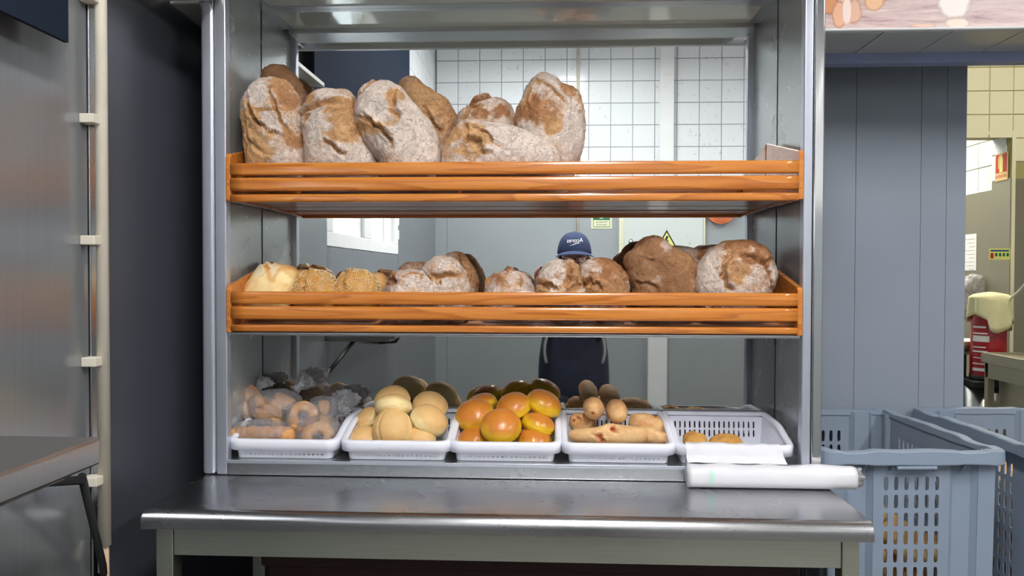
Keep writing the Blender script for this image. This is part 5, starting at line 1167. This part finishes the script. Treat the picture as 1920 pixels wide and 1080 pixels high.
for k in range(9): bx('print_line', (DX - .0090, DX - .0086, yb_ + .02, ya - .02 - .03 * (k % 3), z1_ - .035 - .025 * k, z1_ - .032 - .025 * k), plain('print_grey', srgb(160, 160, 160), .8) if k == 0 else bpy.data.materials['print_grey'], t)
mb = MB(); mb.tube([K(1880, 578, 2.62), K(1888, 566, 2.5), K(1900, 555, 2.4), K(1912, 544, 2.3), K(1924, 530, 2.2), K(1960, 470, 2.1), K(1980, 380, 2.1)], .006, 8); o = obj('cord', mb, M['whitep'], None, smooth=True); tag(o, 'white hanging hose curving down beside the draped cloth', 'hose')

# ------------------------------------------------------------------ the photographer (seen in the mirror)
PX, PY = .135, -2.50
per = thing('person', (PX, PY, FZ), 'person in a navy cap, glasses and striped navy jacket holding a phone', 'person')
def skinned(name, verts, edges, mat, parent, roots=(0,), sub=2, scale=1.0):
    me = bpy.data.meshes.new(name); b = ORI[parent.name]
    me.from_pydata([tuple(np.array(v[:3]) - b) for v in verts], edges, [])
    o = bpy.data.objects.new(name, me); COL.objects.link(o); o.parent = parent; ORI[o.name] = b
    o.modifiers.new('skin', 'SKIN')
    if not me.skin_vertices: me.attributes  # layer is created with the modifier below
    try:
        lay = me.skin_vertices[0].data
    except Exception:
        bm = bmesh.new(); bm.from_mesh(me); bm.verts.layers.skin.verify(); bm.to_mesh(me); bm.free(); lay = me.skin_vertices[0].data
    for i, v in enumerate(verts):
        r = v[3]; lay[i].radius = ((r[0], r[1]) if hasattr(r, '__len__') else (r, r)); lay[i].use_root = i in roots
    me.materials.append(mat)
    m = o.modifiers.new('sub', 'SUBSURF'); m.levels = m.render_levels = sub
    o.modifiers['skin'].use_smooth_shade = True
    return o
hx, hy = PX, PY
PHZ = -.005    # phone centre height
V_, E_, roots = [], [], []
def chain(pts, start=None):
    prev = start
    for p in pts:
        V_.append(p); i = len(V_) - 1
        if prev is not None: E_.append((prev, i))
        prev = i
    return prev
def idx(): return len(V_) - 1
top_sh = -.135
pel = chain([(hx, hy - .06, -.62, (.15, .11))]); roots.append(pel)
chest = chain([(hx, hy - .07, -.48, (.145, .10)), (hx, hy - .07, -.32, (.165, .115)), (hx, hy - .065, -.19, (.13, .095))], pel)
neck = chain([(hx, hy - .045, -.09, .055), (hx, hy - .02, -.03, .052)], chest)
head = chain([(hx, hy + .0, .03, (.070, .078)), (hx, hy - .005, .10, (.082, .092)), (hx, hy - .015, .165, (.076, .088)), (hx, hy - .02, .205, (.05, .06))], neck)
for s in (-1, 1):
    el = chain([(hx + s * .13, hy - .065, -.175, .062), (hx + s * .165, hy - .05, -.22, .052), (hx + s * .178, hy - .0, -.285, .043), (hx + s * .172, hy + .06, -.30, .040)], chest)
    tgt = .02 + s * .085
    wr1 = chain([(hx + s * .15, hy + .24, -.20, .034), (tgt + s * .03, hy + .40, -.09, .026), (tgt + s * .02, hy + .435, -.045, (.032, .020)), (tgt + s * .012, hy + .460, -.015, (.034, .016))], el)
    for k, (L_, r_2) in enumerate(((.060, .0085), (.068, .009), (.064, .0088), (.050, .0078))):   # fingers behind the phone, curling round its edge
        z0_ = -.045 + .019 * k + .0
        n0 = chain([(tgt + s * .010, hy + .455, z0_, r_2 + .001), (tgt - s * .012, hy + .478, z0_ + .012, r_2), (tgt - s * .030, hy + .487, z0_ + .016, r_2 * .95), (tgt - s * (.030 + (L_ - .03) * .6), hy + .489, z0_ + .018, r_2 * .85)])
        roots.append(n0 - 3)
    n0 = chain([(tgt + s * .012, hy + .452, -.03, .012), (tgt + s * .010, hy + .470, .005, .0105), (tgt - s * .006, hy + .474, .026, .0095), (tgt - s * .022, hy + .474, .034, .008)]); roots.append(n0 - 3)   # thumb
    kn = chain([(hx + s * .09, hy - .06, -.72, (.085, .09)), (hx + s * .10, hy - .05, -.86, .075), (hx + s * .105, hy - .04, -1.0, .056), (hx + s * .108, hy - .05, -1.15, .050), (hx + s * .11, hy - .065, -1.30, .036), (hx + s * .11, hy - .06, -1.355, .038)], pel)
    chain([(hx + s * .115, hy + .02, -1.385, (.040, .028)), (hx + s * .12, hy + .10, -1.395, (.038, .022))], kn)
skinned('body', V_, E_, M['skin'], per, roots)
# jacket over torso and arms
V_, E_ = [], []
pel = chain([(hx, hy - .06, -.80, (.225, .16))]); c1_ = chain([(hx, hy - .06, -.66, (.225, .155)), (hx, hy - .065, -.50, (.225, .145)), (hx, hy - .07, -.34, (.195, .135)), (hx, hy - .065, -.20, (.155, .115))], pel); chain([(hx, hy - .05, -.125, .074), (hx, hy - .04, -.095, .068)], c1_)
for s in (-1, 1):
    chain([(hx + s * .14, hy - .065, -.185, .078), (hx + s * .168, hy - .05, -.235, .068), (hx + s * .178, hy - .0, -.285, .056), (hx + s * .172, hy + .06, -.30, .054), (hx + s * .15, hy + .24, -.20, .046), (.02 + s * .125, hy + .36, -.125, .040)], c1_)
skinned('jacket', V_, E_, M['navyj'], per, [0])
V_, E_ = [], []
pel = chain([(hx, hy - .06, -.66, (.175, .125))])
for s in (-1, 1): chain([(hx + s * .09, hy - .06, -.74, (.10, .105)), (hx + s * .10, hy - .05, -.88, .088), (hx + s * .105, hy - .04, -1.02, .070), (hx + s * .108, hy - .05, -1.17, .062), (hx + s * .11, hy - .06, -1.33, .056)], pel)
skinned('trousers', V_, E_, M['jeans'], per, [0])
for s in (-1, 1):
    V_, E_ = [], []; chain([(hx + s * .11, hy - .09, -1.375, (.048, .040)), (hx + s * .115, hy - .0, -1.38, (.048, .038)), (hx + s * .12, hy + .10, -1.39, (.046, .028)), (hx + s * .122, hy + .15, -1.393, (.036, .022))]); skinned('shoe', V_, E_, M['black'], per, [0])
    mb = MB(); mb.tube([(hx + s * .155 - .015 * (k == 9), hy + .075 - .0004 * k, -.375 - .030 * k) for k in range(10)], .008, 8)
    pts = [(hx + s * (.155 + .014 * math.sin(k * .5)), hy + .068, -.35 - .026 * k) for k in range(7)]
    mb = MB(); mb.tube(pts, .0075, 8); o = obj('stripe', mb, M['paper'], per, smooth=True)
# cap
S_, F = ico(4); keep = [i for i in range(len(S_))]
V = S_ * np.array([.096, .112, .118]); cz = .128
mb = MB(); rings = []
for j in range(13):
    f = j / 12 * math.pi / 2; rings.append([(hx + .098 * math.cos(f) ** .8 * math.cos(a), hy - .012 + .112 * math.cos(f) ** .8 * math.sin(a), cz - .015 + .125 * math.sin(f)) for a in [k * math.pi / 20 for k in range(40)]] if f < 1.55 else [(hx + .003 * math.cos(a), hy - .012 + .003 * math.sin(a), cz + .110) for a in [k * math.pi / 20 for k in range(40)]])
mb.loft(rings, True, True); cap = obj('cap', mb, M['navy'], per, smooth=True)
def PB(s, v):
    a = (s - .5) * 1.9 + math.pi / 2; rr = .099 + .045 * v * math.cos((s - .5) * 1.9) ** .6
    return (hx + rr * math.cos(a) * 1.0, hy - .012 + .012 + rr * math.sin(a) * 1.05, cz - .002 - .020 * v - .012 * (2 * s - 1) ** 2)
mb = MB(); mb.solidg(PB, 0, 1, 0, 1, 20, 6); obj('peak', mb, M['navy'], cap, smooth=True, solid=.004)
mb = MB(); mb.lathe((hx, hy - .012, cz + .108), [(.001, 0), (.007, 0), (.006, .004), (.001, .005)], 12); obj('button', mb, M['navy'], cap, smooth=True)
def capP(a, b):
    zz = b + .045; f = math.asin(max(-1, min(1, (zz + .015) / .125))); R2 = math.cos(f) ** .8; an = math.pi / 2 + a / (.105 * max(R2, .3))
    return (hx + (.0985 * R2 + .0015) * math.cos(an), hy - .012 + (.1125 * R2 + .0015) * math.sin(an), cz + zz)
text_part('A\u00e7ores', .034, lambda a, b: capP(a + (0), b + .012 + .12 * a * -1 * .3), M['paper'], cap)
mb = MB(); mb.solidg(lambda s, v: capP(-s, -.010 + .006 * math.sin(s * 60) + v * .005 * (1 - abs(s) / .035)), -.034, .034, 0, 1, 16, 1); obj('swoosh', mb, M['paper'], cap)
# face
for s in (-1, 1):
    mb = MB(); mb.lathe((0, 0, 0), [(.001, -.011), (.008, -.008), (.011, 0), (.008, .008), (.001, .011)], 16); mb.v = [(x + hx + s * .032, y + hy + .082, z + .076) for x, y, z in mb.v]; obj('eye', mb, M['paper'], per, smooth=True)
    mb = MB(); mb.add([(0, 0, 0)], []); S4, F4 = ico(3); V4 = S4 * np.array([.010, .020, .032]) + np.array([hx + s * .090, hy - .005, .065]); mesh_obj('ear', V4, F4, M['skin'], np.ones((len(V4), 4)), per)
    mb = MB(); rr = []
    for q in range(25):
        a = q * 2 * math.pi / 24; rr.append((hx + s * .034 + .030 * math.copysign(abs(math.cos(a)) ** .6, math.cos(a)), hy + .100, .078 + .018 * math.copysign(abs(math.sin(a)) ** .6, math.sin(a))))
    mb.tube(rr, .0022, 6); g_ = obj('glasses_rim', mb, M['black'], per, smooth=True)
    mb = MB(); mb.tube([(hx + s * .064, hy + .098, .083), (hx + s * .088, hy + .05, .083), (hx + s * .094, hy - .01, .070)], .002, 6); obj('glasses_arm', mb, M['black'], per, smooth=True)
mb = MB(); mb.tube([(hx - .006, hy + .102, .082), (hx, hy + .105, .085), (hx + .006, hy + .102, .082)], .002, 6); obj('glasses_bridge', mb, M['black'], per, smooth=True)
V4 = ico(3)[0] * np.array([.013, .018, .026]) + np.array([hx, hy + .096, .046]); mesh_obj('nose', V4, ico(3)[1], M['skin'], np.ones((len(V4), 4)), per)
V4 = ico(3)[0] * np.array([.022, .008, .005]) + np.array([hx, hy + .086, .008]); mesh_obj('mouth', V4, ico(3)[1], plain('lips', srgb(170, 100, 95), .5), np.ones((len(V4), 4)), per)
V4 = ico(4)[0] * np.array([.089, .07, .06]) + np.array([hx, hy - .045, .085]); mesh_obj('hair', V4, ico(4)[1], plain('dark_hair', srgb(60, 54, 52), .8), np.ones((len(V4), 4)), per)
# phone held just behind the camera
t = thing('phone', (.02, -D - .014, -.045), 'dark phone held sideways in both hands of the person', 'phone')
bx('phone_body', (-.055, .095, -D - .018, -D - .009, -.040, .036), M['black'], t, .004)
bx('screen', (-.050, .090, -D - .0185, -D - .018, -.036, .032), plain('screen_dark', srgb(30, 34, 40), .1), t)
mb = MB(); mb.lathe((0, 0, 0), [(.001, 0), (.006, 0), (.006, .001), (.001, .0012)], 16); mb.v = [(x + .0, -D - .009 + z, y) for x, y, z in mb.v]; obj('lens', mb, M['lens'], t, smooth=True)
